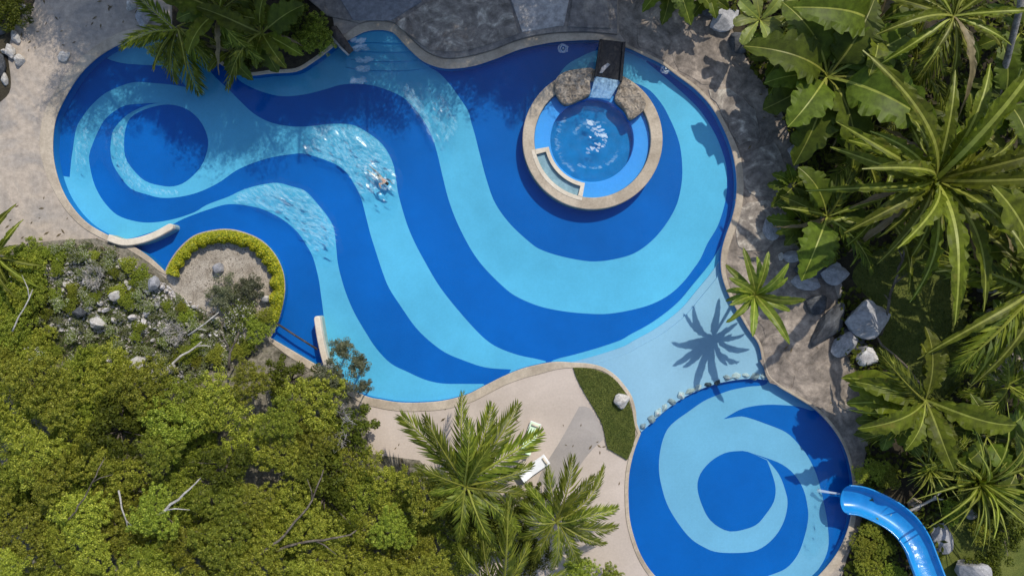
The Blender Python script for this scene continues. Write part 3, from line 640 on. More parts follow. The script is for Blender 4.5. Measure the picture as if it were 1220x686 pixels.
FRW = [frond_mesh(120 + i, 24, 0.22 + 0.03 * (i % 3), 0.25 + 0.1 * (i % 4), 0.5, 0.034) for i in range(6)]
FRB = [frond_mesh(20 + i, 44, 0.13, 0.3 + 0.12 * (i % 3), 0.6) for i in range(4)]
DEAD = [blade_mesh(140 + i, 0.06, 0, 0, 0.7 + 0.2 * i, 1.2, 0.4, 0.6, 'dead', 22, 0.1, split=0.5) for i in range(2)]
BL = [blade_mesh(i, 0.052 + 0.012 * (i % 3), 0, 0, 0.25 + 0.13 * (i % 4), 1.3, 0.45, 0.45, N=30, split=0.3) for i in range(6)]
BLW = [blade_mesh(40 + i, 0.15, 0, 0, 0.25 + 0.12 * (i % 3), 1.6, 0.45, 0.3, pleat=0.04, split=0.3) for i in range(4)]
LO = [blade_mesh(60 + i, 0.24 + 0.03 * (i % 2), 4 + i % 3, 0.28, 0.35 + 0.12 * (i % 3), 1.4, 0.35, 0.3, 'lobed', 30, 0.22) for i in range(6)]
OB = [blade_mesh(80 + i, 0.19, 0, 0, 0.2, 2.5, 0.75, 0.2, 'lime', 16, 0.05) for i in range(3)]
SP = [blade_mesh(130 + i, 0.085, 0, 0, 0.15 + 0.15 * i, 1.8, 0.5, 0.4, 'lime2', 14, 0.05, split=0.1) for i in range(3)]
MIX = BL + BL[:4] + FRW[:2] + DEAD[:1]
MIX2 = LO[:4] + BLW[:2] + FRW[3:5] + BL[:2] + DEAD[:1]
TH = [blade_mesh(90 + i, 0.03, 0, 0, 0.3 + 0.15 * i, 1.0, 0.4, 0.3, 'palm', 10, 0.02) for i in range(3)]
def rosette(name, px, py, h, n, rad_px, meshes, label, cat='plant', group=None, pitch=(5, 55), trunk=0.1, a0=0.0, spread=360, lens=(0.75, 1.1), bark='palmbark', seed=0, lean=(0, 0), explicit=None):
    """crown seen at (px,py), held at height h; leaves are children"""
    rr = random.Random(seed * 13 + int(px) + int(py) * 7)
    top = at(px, py, h); o = thing(name, (top.x - lean[0], top.y - lean[1], 0), label, cat, group)
    if trunk:
        pts = [(lean[0] * t ** 1.3 + 0.04 * math.sin(5 * t), lean[1] * t ** 1.3, -0.05 + (h + 0.05) * t) for t in (0, .2, .4, .6, .8, 1)]
        link('trunk', MB().add(tube(pts, [trunk * (1.25 - 0.4 * t) for t in (0, .2, .4, .6, .8, 1)], 9)).me('trunk', True), M[bark], o)
    Rm = rad_px / PPM * (H - h) / H
    for i in range(n):
        yaw = math.radians(a0 + spread * i / n) + rr.uniform(-0.22, 0.22)
        t = i / max(1, n - 1); layer = (i * 0.618) % 1
        pt = math.radians(pitch[0] + (pitch[1] - pitch[0]) * layer)
        s = Rm * rr.uniform(*lens) / max(0.55, math.cos(pt) * 0.92)
        if explicit and i < len(explicit):
            yaw = math.radians(explicit[i][0]); s = explicit[i][1] / PPM * (H - h) / H; pt = math.radians(explicit[i][2] if len(explicit[i]) > 2 else 15)
        q = (Matrix.Rotation(yaw, 4, 'Z') @ Matrix.Rotation(-pt, 4, 'Y') @ Matrix.Rotation(rr.uniform(-0.35, 0.35), 4, 'X')).to_euler()
        nm = 'frond' if meshes in (FR, FRB, FRW) else 'leaf'
        link(nm, rr.choice(meshes), None, o, (lean[0], lean[1], h - 0.06 + 0.1 * layer), q, s)
    return o

# small-leaved crowns ---------------------------------------------------------
def crown_data(seed, rad, hz, clumps, per, leaf=0.17, clump_r=0.5, spread_up=0.55, hollow=0.45):
    g = np.random.default_rng(seed); cs = []
    while len(cs) < clumps:
        d = g.normal(size=3); d /= np.linalg.norm(d); d[2] = abs(d[2]) * 1.0 - 0.25
        r = g.uniform(hollow, 1.0) * (1 + 0.25 * math.sin(3 * math.atan2(d[1], d[0]) + seed) )
        cs.append((d[0] * rad * r, d[1] * rad * r, d[2] * hz * r))
    cs = np.array(cs); cr_ = clump_r * g.uniform(0.6, 1.3, clumps)
    idx = np.repeat(np.arange(clumps), per); N = len(idx)
    d = g.normal(size=(N, 3)); d /= np.linalg.norm(d, axis=1)[:, None]; d[:, 2] *= 0.75
    pos = cs[idx] + d * (cr_[idx] * g.uniform(0.25, 1.0, N) ** 0.6)[:, None]
    nrm = d * 0.9 + np.array([0, 0, spread_up]) + g.normal(size=(N, 3)) * 0.45; nrm /= np.linalg.norm(nrm, axis=1)[:, None]
    a = g.normal(size=(N, 3)); a -= (a * nrm).sum(1)[:, None] * nrm; a /= np.linalg.norm(a, axis=1)[:, None]
    b = np.cross(nrm, a); s = leaf * g.uniform(0.6, 1.3, N)[:, None]
    v = np.empty((N, 4, 3)); v[:, 0] = pos - a * s * .5; v[:, 1] = pos + b * s * .27 + nrm * s * .06; v[:, 2] = pos + a * s * .5; v[:, 3] = pos - b * s * .27 + nrm * s * .06
    return v.reshape(-1, 3), cs
def quads_mesh(name, v):
    me = bpy.data.meshes.new(name); n4 = len(v); nf = n4 // 4
    me.vertices.add(n4); me.vertices.foreach_set('co', np.asarray(v, dtype=np.float32).ravel())
    me.loops.add(n4); me.loops.foreach_set('vertex_index', np.arange(n4, dtype=np.int32))
    me.polygons.add(nf); me.polygons.foreach_set('loop_start', np.arange(0, n4, 4, dtype=np.int32))
    me.update(calc_edges=True); me.validate(); return me
CROWN = {}
def crown_proto(key, seed, mat, bark='bark', **kw):
    v, cs = crown_data(seed, **kw); me = quads_mesh('crown', v); me.materials.append(L[mat])
    mb = MB(); hz = kw['hz']; zb = -hz * 1.1
    mb.add(tube([(0, 0, zb - 2.5), (0.04, 0.02, zb - 0.8), (0, 0, zb + 0.25 * hz)], [0.16, 0.12, 0.09], 7))
    sel = cs[:: max(1, len(cs) // 14)]
    for c in sel:
        m0 = Vector((c[0] * .35, c[1] * .35, zb + 0.25 * hz + (c[2] - zb) * .3)); mb.add(tube([(0, 0, zb + 0.1 * hz), m0, tuple(c)], [0.07, 0.045, 0.015], 5))
    tm = mb.me('trunk', True); tm.materials.append(M[bark]); CROWN[key] = (me, tm, -zb)
for i in range(4): crown_proto(('scrub', i), 11 + i, 'scrub', rad=1.9, hz=1.0, clumps=300, per=66, leaf=0.10, clump_r=0.2, hollow=0.45, spread_up=0.3)
for i in range(3): crown_proto(('scrub2', i), 31 + i, 'scrub2', rad=1.9, hz=1.0, clumps=300, per=66, leaf=0.10, clump_r=0.2, hollow=0.45, spread_up=0.3)
for i in range(2): crown_proto(('grey', i), 51 + i, 'grey', rad=1.7, hz=0.9, clumps=44, per=130, leaf=0.15, clump_r=0.42, hollow=0.2)
for i in range(3): crown_proto(('fleck', i), 91 + i, 'fleck', rad=1.8, hz=0.8, clumps=90, per=50, leaf=0.14, clump_r=0.3, hollow=0.2)
for i in range(2): crown_proto(('deep', i), 61 + i, 'deep', rad=1.9, hz=1.0, clumps=50, per=120, leaf=0.18, clump_r=0.45)
for i in range(2): crown_proto(('bare', i), 71 + i, 'grey', rad=1.6, hz=0.9, clumps=26, per=10, leaf=0.12, clump_r=0.4)
for i in range(2): crown_proto(('big', i), 81 + i, 'deep', rad=1.9, hz=0.55, clumps=150, per=120, leaf=0.065, clump_r=0.42, hollow=0.05)
def tree(kind, px, py, top, rad_px, label, group=None, name='scrub_tree', cat='tree', flat=1.0, i=None, world=None):
    ks_ = [k for k in CROWN if k[0] == kind]; key = ks_[R.randrange(len(ks_))] if i is None else ks_[i % len(ks_)]
    cme, tme, zb = CROWN[key]; s = rad_px / PPM / 2.0 * (H - top) / H if world is None else rad_px
    p = at(px, py, top) if world is None else world
    zc = max(top - 0.9 * s * flat, 0.4)
    o = thing(name, (p.x, p.y, 0), label, cat, group, R.uniform(0, 6.28))
    link('crown', cme, None, o, (0, 0, zc), None, (s, s, s * flat))
    zs = zc / (zb + 2.4)      # trunk reaches the ground
    link('trunk', tme, None, o, (0, 0, zc), None, (s, s, zs))
    return o
# ------------------------------------------------------------------ hillside thicket (lower left)
BANK = [(-120,300),(20,292),(70,286),(115,284),(150,296),(176,310),(196,330),(212,345),(322,408),(350,428),(392,452),(420,474),(436,500),(440,540),(500,548),(545,600),(562,690),(562,800),(-120,800)]
tag(sheet('hillside_bank', [at2(p) for p in BANK], 0.012, M['bank']), kind='structure')
DENSE = [(-30,452),(60,432),(130,448),(175,470),(225,468),(262,450),(300,440),(345,446),(380,472),(388,505),(420,552),(470,548),(512,556),(540,592),(552,640),(540,730),(-30,730)]
spots = []
tries = 0
while len(spots) < 84 and tries < 9000:
    tries += 1
    x, y = R.uniform(-30, 560), R.uniform(420, 720)
    if inside((x, y), DENSE) and all(math.hypot(x - a, y - b_) > 31 for a, b_ in spots): spots.append((x, y))
def landmark(x, y, marks): return min(marks, key=lambda q: (q[0] - x) ** 2 + (q[1] - y) ** 2)[2]
TM = [(205,600,'beside the thick whitish dead branch'),(335,640,'along the long olive brown branch'),(130,455,'bordering the rocky bank'),(30,455,'behind the strappy bank plant'),(390,490,'next to the bare grey shrub'),(310,450,'below the hedge peninsula'),(470,560,'between the deck and the gnarled branch'),(535,630,'pressed against the large feathery palm'),(148,607,'around the short pale upright twig'),(95,590,'around the thin brown forked twig'),(378,642,'over the grey brown gnarled branch'),(30,680,'in the deepest corner of the thicket'),(20,560,'in the outer thicket away from the pool'),(250,520,'in the heart of the thicket'),(460,680,'at the foot of the thicket near the palms'),(180,690,'at the far foot of the thicket')]
BM = [(0,320,'beside the strappy plant'),(60,310,'on the rim of the beige deck'),(140,310,'at the coping by the curved wall'),(190,340,'at the foot of the hedge'),(98,372,'round the dark hollow rock'),(165,434,'round the large whitish angular rock'),(230,400,'under the pale thin branch'),(205,450,'by the forked pale branch'),(270,415,'by the brown broken trunk'),(140,352,'by the pale jagged rock'),(30,400,'by the thin pale stem'),(290,405,'at the root of the peninsula')]
GMK = [(985,92,'below the large philodendron'),(1112,215,'under the great strap plant'),(1135,20,'under the drooping strap plant'),(1230,345,'under the banana like plant'),(1102,476,'under the yellow ribbed plant'),(1158,572,'by the thin grassy tuft'),(985,258,'near the grey stones by the deck'),(1075,380,'at the rim of the olive lawn'),(1205,100,'by the tall grey leaning trunk'),(905,24,'by the lime rosette'),(1190,410,'at the garden path')]
for k, (x, y) in enumerate(spots):
    kind = R.choices(['scrub', 'scrub2', 'deep'], [5, 5, 0.7])[0]
    lab = {'scrub': 'mid green', 'scrub2': 'yellowish green', 'deep': 'dark green'}[kind] + ' small leafed tree ' + landmark(x, y, TM)
    tree(kind, x, y, R.uniform(1.8, 4.8), R.uniform(27, 46), lab, lab.replace(' tree ', ' trees '))
# shrubs of the rocky bank
BK = [(-20,320),(20,305),(70,292),(110,290),(150,312),(200,352),(250,372),(300,412),(255,440),(215,460),(120,445),(60,428),(-20,440)]
sp2 = []
tries = 0
while len(sp2) < 130 and tries < 9000:
    tries += 1
    x, y = R.uniform(-20, 320), R.uniform(290, 470)
    if inside((x, y), BK) and all(math.hypot(x - a, y - b_) > 10 for a, b_ in sp2): sp2.append((x, y))
for x, y in sp2:
    kind = R.choices(['scrub', 'fleck', 'scrub2'], [3, 6, 1])[0] if x > 40 else R.choices(['scrub', 'fleck', 'scrub2'], [4, 1, 2])[0]
    if x < 40: rad = R.uniform(20, 30)
    else: rad = R.uniform(7, 14)
    tree(kind, x, y, rad * 0.045 + R.uniform(0, .5), rad, 'low ' + {'scrub': 'green', 'fleck': 'white flecked', 'scrub2': 'yellow green'}[kind] + ' bank shrub ' + landmark(x, y, BM), 'low %s shrubs %s' % ({'scrub': 'green', 'fleck': 'white flecked', 'scrub2': 'yellow green'}[kind], landmark(x, y, BM)), 'low_shrub', 'shrub')
tag(blades('bank_grass', BK, 14000, 0.28, 0.03, 0.012, L['grass'], 17), 'dry olive grass between the stones of the bank', 'grass', kind='stuff')
# pale stones of the bank
sp3 = []
tries = 0
STN = [(40,330),(75,300),(130,300),(185,330),(215,350),(300,405),(240,450),(190,470),(130,450),(90,410),(50,380)]
while len(sp3) < 200 and tries < 9000:
    tries += 1
    x, y = R.uniform(30, 320), R.uniform(290, 480)
    if inside((x, y), STN) and all(math.hypot(x - a, y - b_) > 4.6 for a, b_ in sp3): sp3.append((x, y))
for x, y in sp3:
    s = R.choice([1.4, 1.7, 2.0, 2.3, 2.8, 3.4, 4.6])
    rock(R.choice(['stone_pale', 'stone_white', 'stone_white', 'stone_grey']), x, y, s, s * R.uniform(0.45, 1), s * 0.08 + 0.15, R.uniform(0, 360), 0.05, 'small weathered bank stone ' + landmark(x, y, BM), 'stone', 'bank stones ' + landmark(x, y, BM), 'bank_stone')
for px, py, a, b_, ang, kd, lb in [(165,434,13,9,40,'stone_pale','large whitish rock in the bank scrub, smooth and angular'),(205,440,8,5,50,'stone_pale','whitish rock with a fallen branch over it in the bank'),(205,485,7,6,10,'stone_grey','grey rock deep in a dark gap of the thicket'),(98,372,8,6,0,'stone_dark','dark hollow rock amid pale bank stones'),(140,352,9,6,30,'stone_pale','pale jagged rock among the bank shrubs'),(120,385,10,7,-20,'stone_pale','pale flat rock cluster piece among bank shrubs'),(430,556,8,19,10,'stone_pale','tall whitish rock below the bare grey shrub'),(416,545,9,16,0,'stone_grey','grey rock wedged under the bare shrub by the deck'),(75,640,6,3,10,'stone_pale','little pale rock in a dark gap of the thicket'),(185,338,9,7,60,'stone_grey','grey rock at the foot of the hedge by the coping')]:
    rock(kd, px, py, a, b_, 0.7, ang, 0.6 if py > 480 else 0.3, lb)
mb = MB(); rr = random.Random(8)
for k in range(4600):
    while True:
        x, y = rr.uniform(40, 310), rr.uniform(290, 475)
        if inside((x, y), STN) and noise.noise(Vector((x * .035, y * .035, 2))) > -0.12: break
    p = at(x, y, 0.0); r = rr.choice([.04, .06, .08, .11, .14]); q = rr.uniform(0, 6); e = rr.uniform(.5, 1)
    mb.add(([(p.x + r * math.cos(q + t) * rr.uniform(.7, 1.2), p.y + r * e * math.sin(q + t) * rr.uniform(.7, 1.2), 0.0) for t in (0, 1.2, 2.5, 3.8, 5.1)] + [(p.x + rr.uniform(-.3, .3) * r, p.y + rr.uniform(-.3, .3) * r, r * 1.1), (p.x + rr.uniform(-.5, .5) * r, p.y + rr.uniform(-.5, .5) * r, r * .9)], [(0, 1, 5), (1, 2, 5), (2, 6, 5), (2, 3, 6), (3, 4, 6), (4, 5, 6), (4, 0, 5)]))
tag(link('scree', mb.me('scree'), M['stone_white']), 'fine pale scree scattered between the bank stones', 'scree', kind='stuff')
# fallen and bare branches
def branch(name, pts, r0, r1, label, m='palebark', forks=1, seed=0):
    rr = random.Random(seed); c = [at(p[0] + rr.uniform(-1.2, 1.2), p[1] + rr.uniform(-1.2, 1.2), p[2]) for p in cr(pts, False, 9)]
    n_ = len(c); mb = MB(); mb.add(tube(c, [r0 + (r1 - r0) * i / (n_ - 1) for i in range(n_)], 7))
    for k in range(forks):
        i = rr.randrange(max(1, n_ // 3), n_ - 1); d = (c[i + 1] - c[i - 1]).normalized(); sd = Vector((-d.y, d.x, 0.1)) * rr.choice([-1, 1])
        q = c[i]; ln = rr.uniform(0.4, 1.0); mb.add(tube([q, q + (d + sd * .6) * ln * .5, q + (d * 1.1 + sd * .9) * ln], [r1 * 1.3, r1, r1 * .4], 5))
    o = link(name, mb.me(name, True), M[m]); return tag(o, label, 'branch')
branch('dead_branch', [(172,628,3.4),(190,612,3.9),(212,595,4.0),(238,570,3.5)], 0.11, 0.035, 'thick whitish dead branch lying over the thicket', seed=1)
branch('dead_branch', [(280,682,3.4),(310,660,3.8),(345,630,4.0),(372,595,3.8),(385,560,3.4)], 0.09, 0.035, 'long olive brown branch running through the thicket', 'bark', seed=2)
branch('dead_branch', [(165,480,1.3),(190,450,1.5),(208,430,1.5),(240,408,1.2)], 0.10, 0.05, 'forked pale dead branch over the rocky bank', seed=3)
branch('dead_branch', [(142,585,3.5),(146,605,3.8),(152,630,3.5)], 0.06, 0.03, 'short pale upright twig poking from the thicket', seed=4)
branch('dead_branch', [(75,620,3.4),(90,608,3.7),(118,560,3.9),(125,545,3.6)], 0.05, 0.03, 'thin brown forked twig in the thicket', 'bark', seed=5)
branch('dead_branch', [(272,440,2.2),(275,420,2.6),(285,395,2.8)], 0.09, 0.04, 'brown broken trunk leaning below the hedge bed', 'bark', seed=6)
branch('dead_branch', [(225,400,1.5),(245,385,1.7),(262,372,1.5)], 0.06, 0.03, 'pale thin branch lying at the gravel bed', seed=7)
branch('dead_branch', [(330,655,3.4),(365,645,3.8),(405,640,3.9),(425,632,3.5)], 0.09, 0.04, 'grey brown gnarled branch in the lower thicket', 'bark', seed=8)
branch('dead_branch', [(15,395,2.4),(28,368,2.6),(40,345,2.5)], 0.05, 0.03, 'thin pale stem rising beside the strappy plant', seed=9)
# bare shrub and feathery tree over the water
def twiggy(px, py, h, rad_px, n, label, m='palebark', seed=0):
    rr = random.Random(seed); p = at(px, py, 0); o = thing('bare_shrub', p, label, 'shrub'); rad = rad_px / PPM
    mb = MB()
    for k in range(7):
        a_ = k * 0.9 + rr.uniform(-.3, .3); r1 = rad * rr.uniform(.3, .5); e = Vector((math.cos(a_) * r1, math.sin(a_) * r1, h * rr.uniform(.5, .65))); mb.add(tube([(0, 0, -.05), e * .5 + Vector((0, 0, .1)), e], [.07, .055, .035], 6))
        tw = MB()
        for j in range(n):
            b2 = a_ + rr.uniform(-.9, .9); r2 = rad * rr.uniform(.5, 1.05); t = Vector((math.cos(b2) * r2, math.sin(b2) * r2, h * rr.uniform(.7, 1.0))); md = e.lerp(t, .5) + Vector((rr.uniform(-.1, .1), rr.uniform(-.1, .1), .05))
            tw.add(tube([e, md, t], [.022, .016, .007], 4, False))
            for q in range(3):
                t2 = md + (t - md) * rr.uniform(.2, .8); tw.add(tube([t2, t2 + Vector((rr.uniform(-.3, .3), rr.uniform(-.3, .3), rr.uniform(0, .2)))], [.012, .005], 3, False))
        link('twigs', tw.me('twigs', True), M[m], o)
    link('stems', mb.me('stems', True), M[m], o); return o
twiggy(120, 330, 1.1, 15, 9, 'pale leafless shrub among the stones by the curved wall', 'palebark', 6)
twiggy(215, 395, 1.2, 15, 9, 'pale leafless shrub near the gravel bed corner', 'palebark', 7)
twiggy(404, 496, 3.2, 32, 16, 'bare grey twiggy shrub beside the deck edge', 'palebark', 1)
twiggy(410, 524, 2.6, 30, 14, 'brown leafless bush against the tall whitish rock', 'bark', 2)
tree('grey', 393, 455, 3.4, 34, 'feathery grey green tree leaning over the slim curved wall', None, 'feathery_tree', 'tree', i=0)
tree('grey', 405, 414, 3.0, 21, 'feathery grey green sapling top over the blue water by the wall tip', None, 'feathery_tree', 'tree', i=1)
tree('grey', 424, 434, 3.2, 22, 'feathery grey green sapling spreading over the turquoise water', None, 'feathery_tree', 'tree', i=0)
tree('grey', 432, 462, 3.0, 15, 'thin feathery sapling at the coping edge', None, 'feathery_tree', 'tree', i=1)
# ------------------------------------------------------------------ hedge peninsula
PEN = [(322,402),(331,383),(337.5,355),(338,334),(334,317),(325.5,301.5),(311.5,288),(294,279.5),(273,274.6),(252.5,276),(232,282),(215,297),(202.7,314),(198,325)]
pin = [at2(p, 0.05) for p in cr(PEN, False, 5)]
bed = tag(sheet('gravel_bed', pin[::1] + [at2(p, 0.05) for p in [(205,345),(240,372),(290,400)]], 0.05, M['gravel']), kind='structure')
hg = thing('hedge', at(268, 340, 0.0), 'bright yellow green clipped hedge curving round the gravel peninsula', 'hedge')
g = np.random.default_rng(5); line = cr(PEN[1:], False, 3); N = 15000
ii = g.integers(0, len(line) - 1, N); tt = g.uniform(0, 1, N); P0 = np.array([p[:2] for p in line])
pc = P0[ii] * (1 - tt[:, None]) + P0[ii + 1] * tt[:, None]; tg = P0[np.minimum(ii + 2, len(line) - 1)] - P0[np.maximum(ii - 1, 0)]; tg /= np.linalg.norm(tg, axis=1)[:, None]
nin = np.stack([tg[:, 1], -tg[:, 0]], 1); ctr = np.array([270.0, 335.0]); sgn = np.sign(((ctr - pc) * nin).sum(1)); nin *= sgn[:, None]
wob = 1 + 0.18 * np.sin(pc[:, 0] * 0.35) * np.cos(pc[:, 1] * 0.29)
wd = g.uniform(-0.02, 1, N); hgt = 0.25 + 0.55 * np.sqrt(np.clip(1 - (2 * wd - 1) ** 2, 0, 1)) * wob * g.uniform(0.55, 1.1, N)
pw = pc + nin * (wd * 14 * wob + 0.5)[:, None]
pos = np.array([[*at2(p, z), z] for p, z in zip(pw, hgt)]) - np.array(hg.location)
nrm = np.array([0.25, 0.45, 0.9]) + g.normal(size=(N, 3)) * 0.42; nrm /= np.linalg.norm(nrm, axis=1)[:, None]
a = g.normal(size=(N, 3)); a -= (a * nrm).sum(1)[:, None] * nrm; a /= np.linalg.norm(a, axis=1)[:, None]; b_ = np.cross(nrm, a); s = 0.16 * g.uniform(0.6, 1.3, N)[:, None]
v = np.empty((N, 4, 3)); v[:, 0] = pos - a * s * .5; v[:, 1] = pos + b_ * s * .3; v[:, 2] = pos + a * s * .5; v[:, 3] = pos - b_ * s * .3
link('foliage', quads_mesh('foliage', v.reshape(-1, 3)), L['hedge'], hg)
core = [at2(p, 0.3) for p in line]; cin = [at2((p[0] + q[0] * 11, p[1] + q[1] * 11), 0.3) for p, q in zip(line, [((ctr - np.array(p[:2])) / np.linalg.norm(ctr - np.array(p[:2]))) for p in line])]
cpoly = [(x - hg.location.x, y - hg.location.y) for x, y in [((a_[0] * .85 + b2[0] * .15), (a_[1] * .85 + b2[1] * .15)) for a_, b2 in zip(core, cin)] + cin[::-1]]
prism('branches', cpoly, 0.02, 0.3, M['soil'], hg)
rock('stone_grey', 262, 319, 7, 6, 0.7, 30, 0.05, 'dark grey upright rock in the gravel bed inside the hedge', var=4)
rock('stone_pale', 302, 352, 5, 4, 0.4, 0, 0.05, 'small cream rock near the inner hedge in the gravel')
rock('stone_pale', 318, 356, 6, 4, 0.5, 0, 0.3, 'cream rock breaking the line of the hedge')
for px, py, rd, kd, lb in [(262,350,27,'grey','grey green twiggy shrub in front of the upright grey rock'),(294,343,24,'grey','grey green twiggy shrub on the gravel near the hedge curve'),(284,376,34,'fleck','broad airy pale flecked shrub on the gravel peninsula'),(305,392,20,'scrub','green shrub at the root of the hedge peninsula by the bar'),(250,375,16,'bare','brown leafless shrub on the gravel peninsula'),(315,376,12,'scrub2','yellow green bush filling the end of the hedge')]:
    tree(kd, px, py, 1.4, rd, lb, None, 'bed_shrub', 'shrub')
# gravel pebbles as stuff
mb = MB(); rr = random.Random(4)
for k in range(900):
    while True:
        x, y = rr.uniform(205, 330), rr.uniform(285, 395)
        if inside((x, y), PEN): break
    p = at(x, y, 0.05); r = rr.uniform(0.02, 0.06); q = rr.uniform(0, 6)
    mb.add(([(p.x + r * math.cos(q + t), p.y + r * math.sin(q + t), 0.045) for t in (0, 1.6, 3.1, 4.7)] + [(p.x, p.y, 0.05 + r * .8)], [(0, 1, 4), (1, 2, 4), (2, 3, 4), (3, 0, 4)]))
tag(link('gravel', mb.me('gravel'), M['stone_tan']), 'loose tan pebbles covering the hedge peninsula', 'gravel', kind='stuff')

# ------------------------------------------------------------------ right hand tropical garden
GARD = [(855,-80),(868,20),(895,80),(925,120),(940,160),(952,200),(942,240),(948,290),(985,320),(1005,345),(985,385),(1010,425),(1030,470),(1035,520),(1028,560),(1030,600),(1020,640),(1005,680),(990,800),(1500,800),(1500,-80)]
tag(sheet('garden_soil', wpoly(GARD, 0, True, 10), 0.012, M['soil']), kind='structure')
LAWN = [(1015,330),(1040,300),(1090,285),(1140,300),(1150,360),(1150,440),(1125,475),(1085,470),(1050,420),(1045,370)]
tag(sheet('lawn', wpoly(LAWN, 0, True, 8), 0.02, M['lawn']), kind='structure')
tag(blades('lawn_grass', cr(LAWN, True, 8), 9000, 0.10, 0.02, 0.02, L['grass'], 9), 'olive green lawn grass below the strappy plants', 'grass', kind='stuff')
LAWN2 = [(1130,600),(1180,590),(1260,600),(1260,760),(1150,760),(1120,690)]
tag(sheet('lawn', wpoly(LAWN2, 0, True, 8), 0.02, M['lawn']), kind='structure')
tag(prism('garden_path', [at2(p, 0.1) for p in [(1165,372),(1205,360),(1225,440),(1180,460)]], 0, 0.1, M['concrete'], None, 0.02), kind='structure')
# understory carpet of leaves (nobody could count it)
g = np.random.default_rng(12); vs = []
GP = GARD
N = 0; pts = []
while N < 14000:
    x, y = g.uniform(870, 1290), g.uniform(-40, 720)
    if inside((x, y), GP) and not inside((x, y), LAWN) and not inside((x, y), LAWN2) and noise.noise(Vector((x * .02, y * .02, 5))) > -0.25: pts.append(at(x, y, g.uniform(0.05, 0.7))); N += 1
pos = np.array([tuple(p) for p in pts]); nrm = np.array([0, 0, 1.0]) + g.normal(size=(N, 3)) * 0.5; nrm /= np.linalg.norm(nrm, axis=1)[:, None]
a = g.normal(size=(N, 3)); a -= (a * nrm).sum(1)[:, None] * nrm; a /= np.linalg.norm(a, axis=1)[:, None]; b_ = np.cross(nrm, a); s = g.uniform(0.15, 0.5, N)[:, None]
v = np.empty((N, 4, 3)); v[:, 0] = pos - a * s * .5; v[:, 1] = pos + b_ * s * .28; v[:, 2] = pos + a * s * .5; v[:, 3] = pos - b_ * s * .28
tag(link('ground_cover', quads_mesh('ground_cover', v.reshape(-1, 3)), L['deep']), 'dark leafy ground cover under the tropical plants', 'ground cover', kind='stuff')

rosette('philodendron', 985, 92, 2.8, 18, 92, LO, 'large lobed leaf plant with pale veins overhanging the shaded deck', trunk=0.14, pitch=(0, 45), seed=1)
rosette('philodendron', 1040, 30, 3.2, 16, 76, MIX2, 'lobed leaf plant crowded behind the big deck side philodendron', trunk=0.14, pitch=(0, 45), seed=2)
rosette('lime_rosette', 905, 24, 2.6, 8, 42, OB, 'lime yellow rosette of rounded leaves beside blue grey rock', trunk=0.05, pitch=(10, 30), seed=3)
rosette('philodendron', 800, -22, 2.2, 10, 52, LO, 'lobed leaf plant hanging over the deck above the black chute', trunk=0.1, pitch=(0, 40), seed=4)
rosette('philodendron', 845, -6, 2.0, 8, 34, LO, 'small lobed leaf plant next to the blue grey rock at the deck', trunk=0.1, pitch=(0, 40), seed=5)
rosette('strap_palm', 1112, 215, 5.2, 44, 128, MIX, 'great strap leaved plant radiating long dark arching leaves over the lawn', trunk=0.2, pitch=(-8, 55), lens=(0.6, 1.12), seed=6)
rosette('strap_palm', 1135, 20, 6.2, 30, 88, MIX, 'strap leaved plant with drooping dark leaves beside a grey trunk', trunk=0.16, pitch=(-25, 30), seed=7)
rosette('philodendron', 985, 258, 2.2, 16, 64, MIX2, 'lobed leaf plant overhanging the grey stones beside the deck', trunk=0.12, pitch=(0, 45), seed=8)
rosette('banana_plant', 1230, 345, 5.0, 20, 128, BLW[:2] + BL + FRW[:2], 'banana like plant with wide pleated leaves reaching over the garden path', trunk=0.2, pitch=(-5, 40), seed=9)
rosette('fan_plant', 1102, 476, 4.0, 20, 84, BLW[:3] + BL[:3] + FRW[:1], 'wide leaved plant with bright yellow ribs above the round pool deck', trunk=0.16, pitch=(0, 35), seed=10, explicit=[(158, 98, 8), (172, 100, 5), (195, 92, 5), (215, 88, 8)])
rosette('small_palm', 899, 351, 3.4, 20, 47, SP, 'small fresh green palm leaning over the pool edge with star shaped shadow', 'palm', trunk=0.09, pitch=(0, 55), seed=11, lens=(0.7, 1.05))
rosette('grassy_plant', 1162, 572, 1.8, 60, 58, TH, 'grassy tuft of thin bright leaves near the blue slide', trunk=0.06, pitch=(10, 70), seed=12, lens=(0.6, 1.1))
rosette('grassy_plant', 1104, 556, 1.2, 46, 34, TH, 'thin leaved grassy tuft above the slide bend', trunk=0.05, pitch=(10, 70), seed=13, lens=(0.6, 1.1))
fill = [(1195,120,3.0,LO,62),(1075,130,1.8,LO,58),(1030,185,1.6,LO,55),(945,222,1.2,LO,34),(955,262,1.4,LO,40),(1180,250,2.0,LO,60),(1200,460,2.2,LO,66),(1175,520,1.8,LO,55),(1210,560,2.0,LO,50),(1010,30,2.0,LO,60),(1090,70,2.4,LO,60),(1215,40,3.0,LO,60),(930,70,1.5,LO,45),(960,0,2.4,LO,60),(1160,420,1.4,LO,44),(1060,500,1.4,LO,44),(1215,215,2.6,BLW,80),(1045,250,2.2,BL,80),(1130,540,1.4,LO,46),(1215,300,1.6,LO,60),(1190,390,1.2,LO,40),(1000,140,1.2,LO,50),(1040,90,1.5,LO,56),(1150,150,2.0,LO,50)]
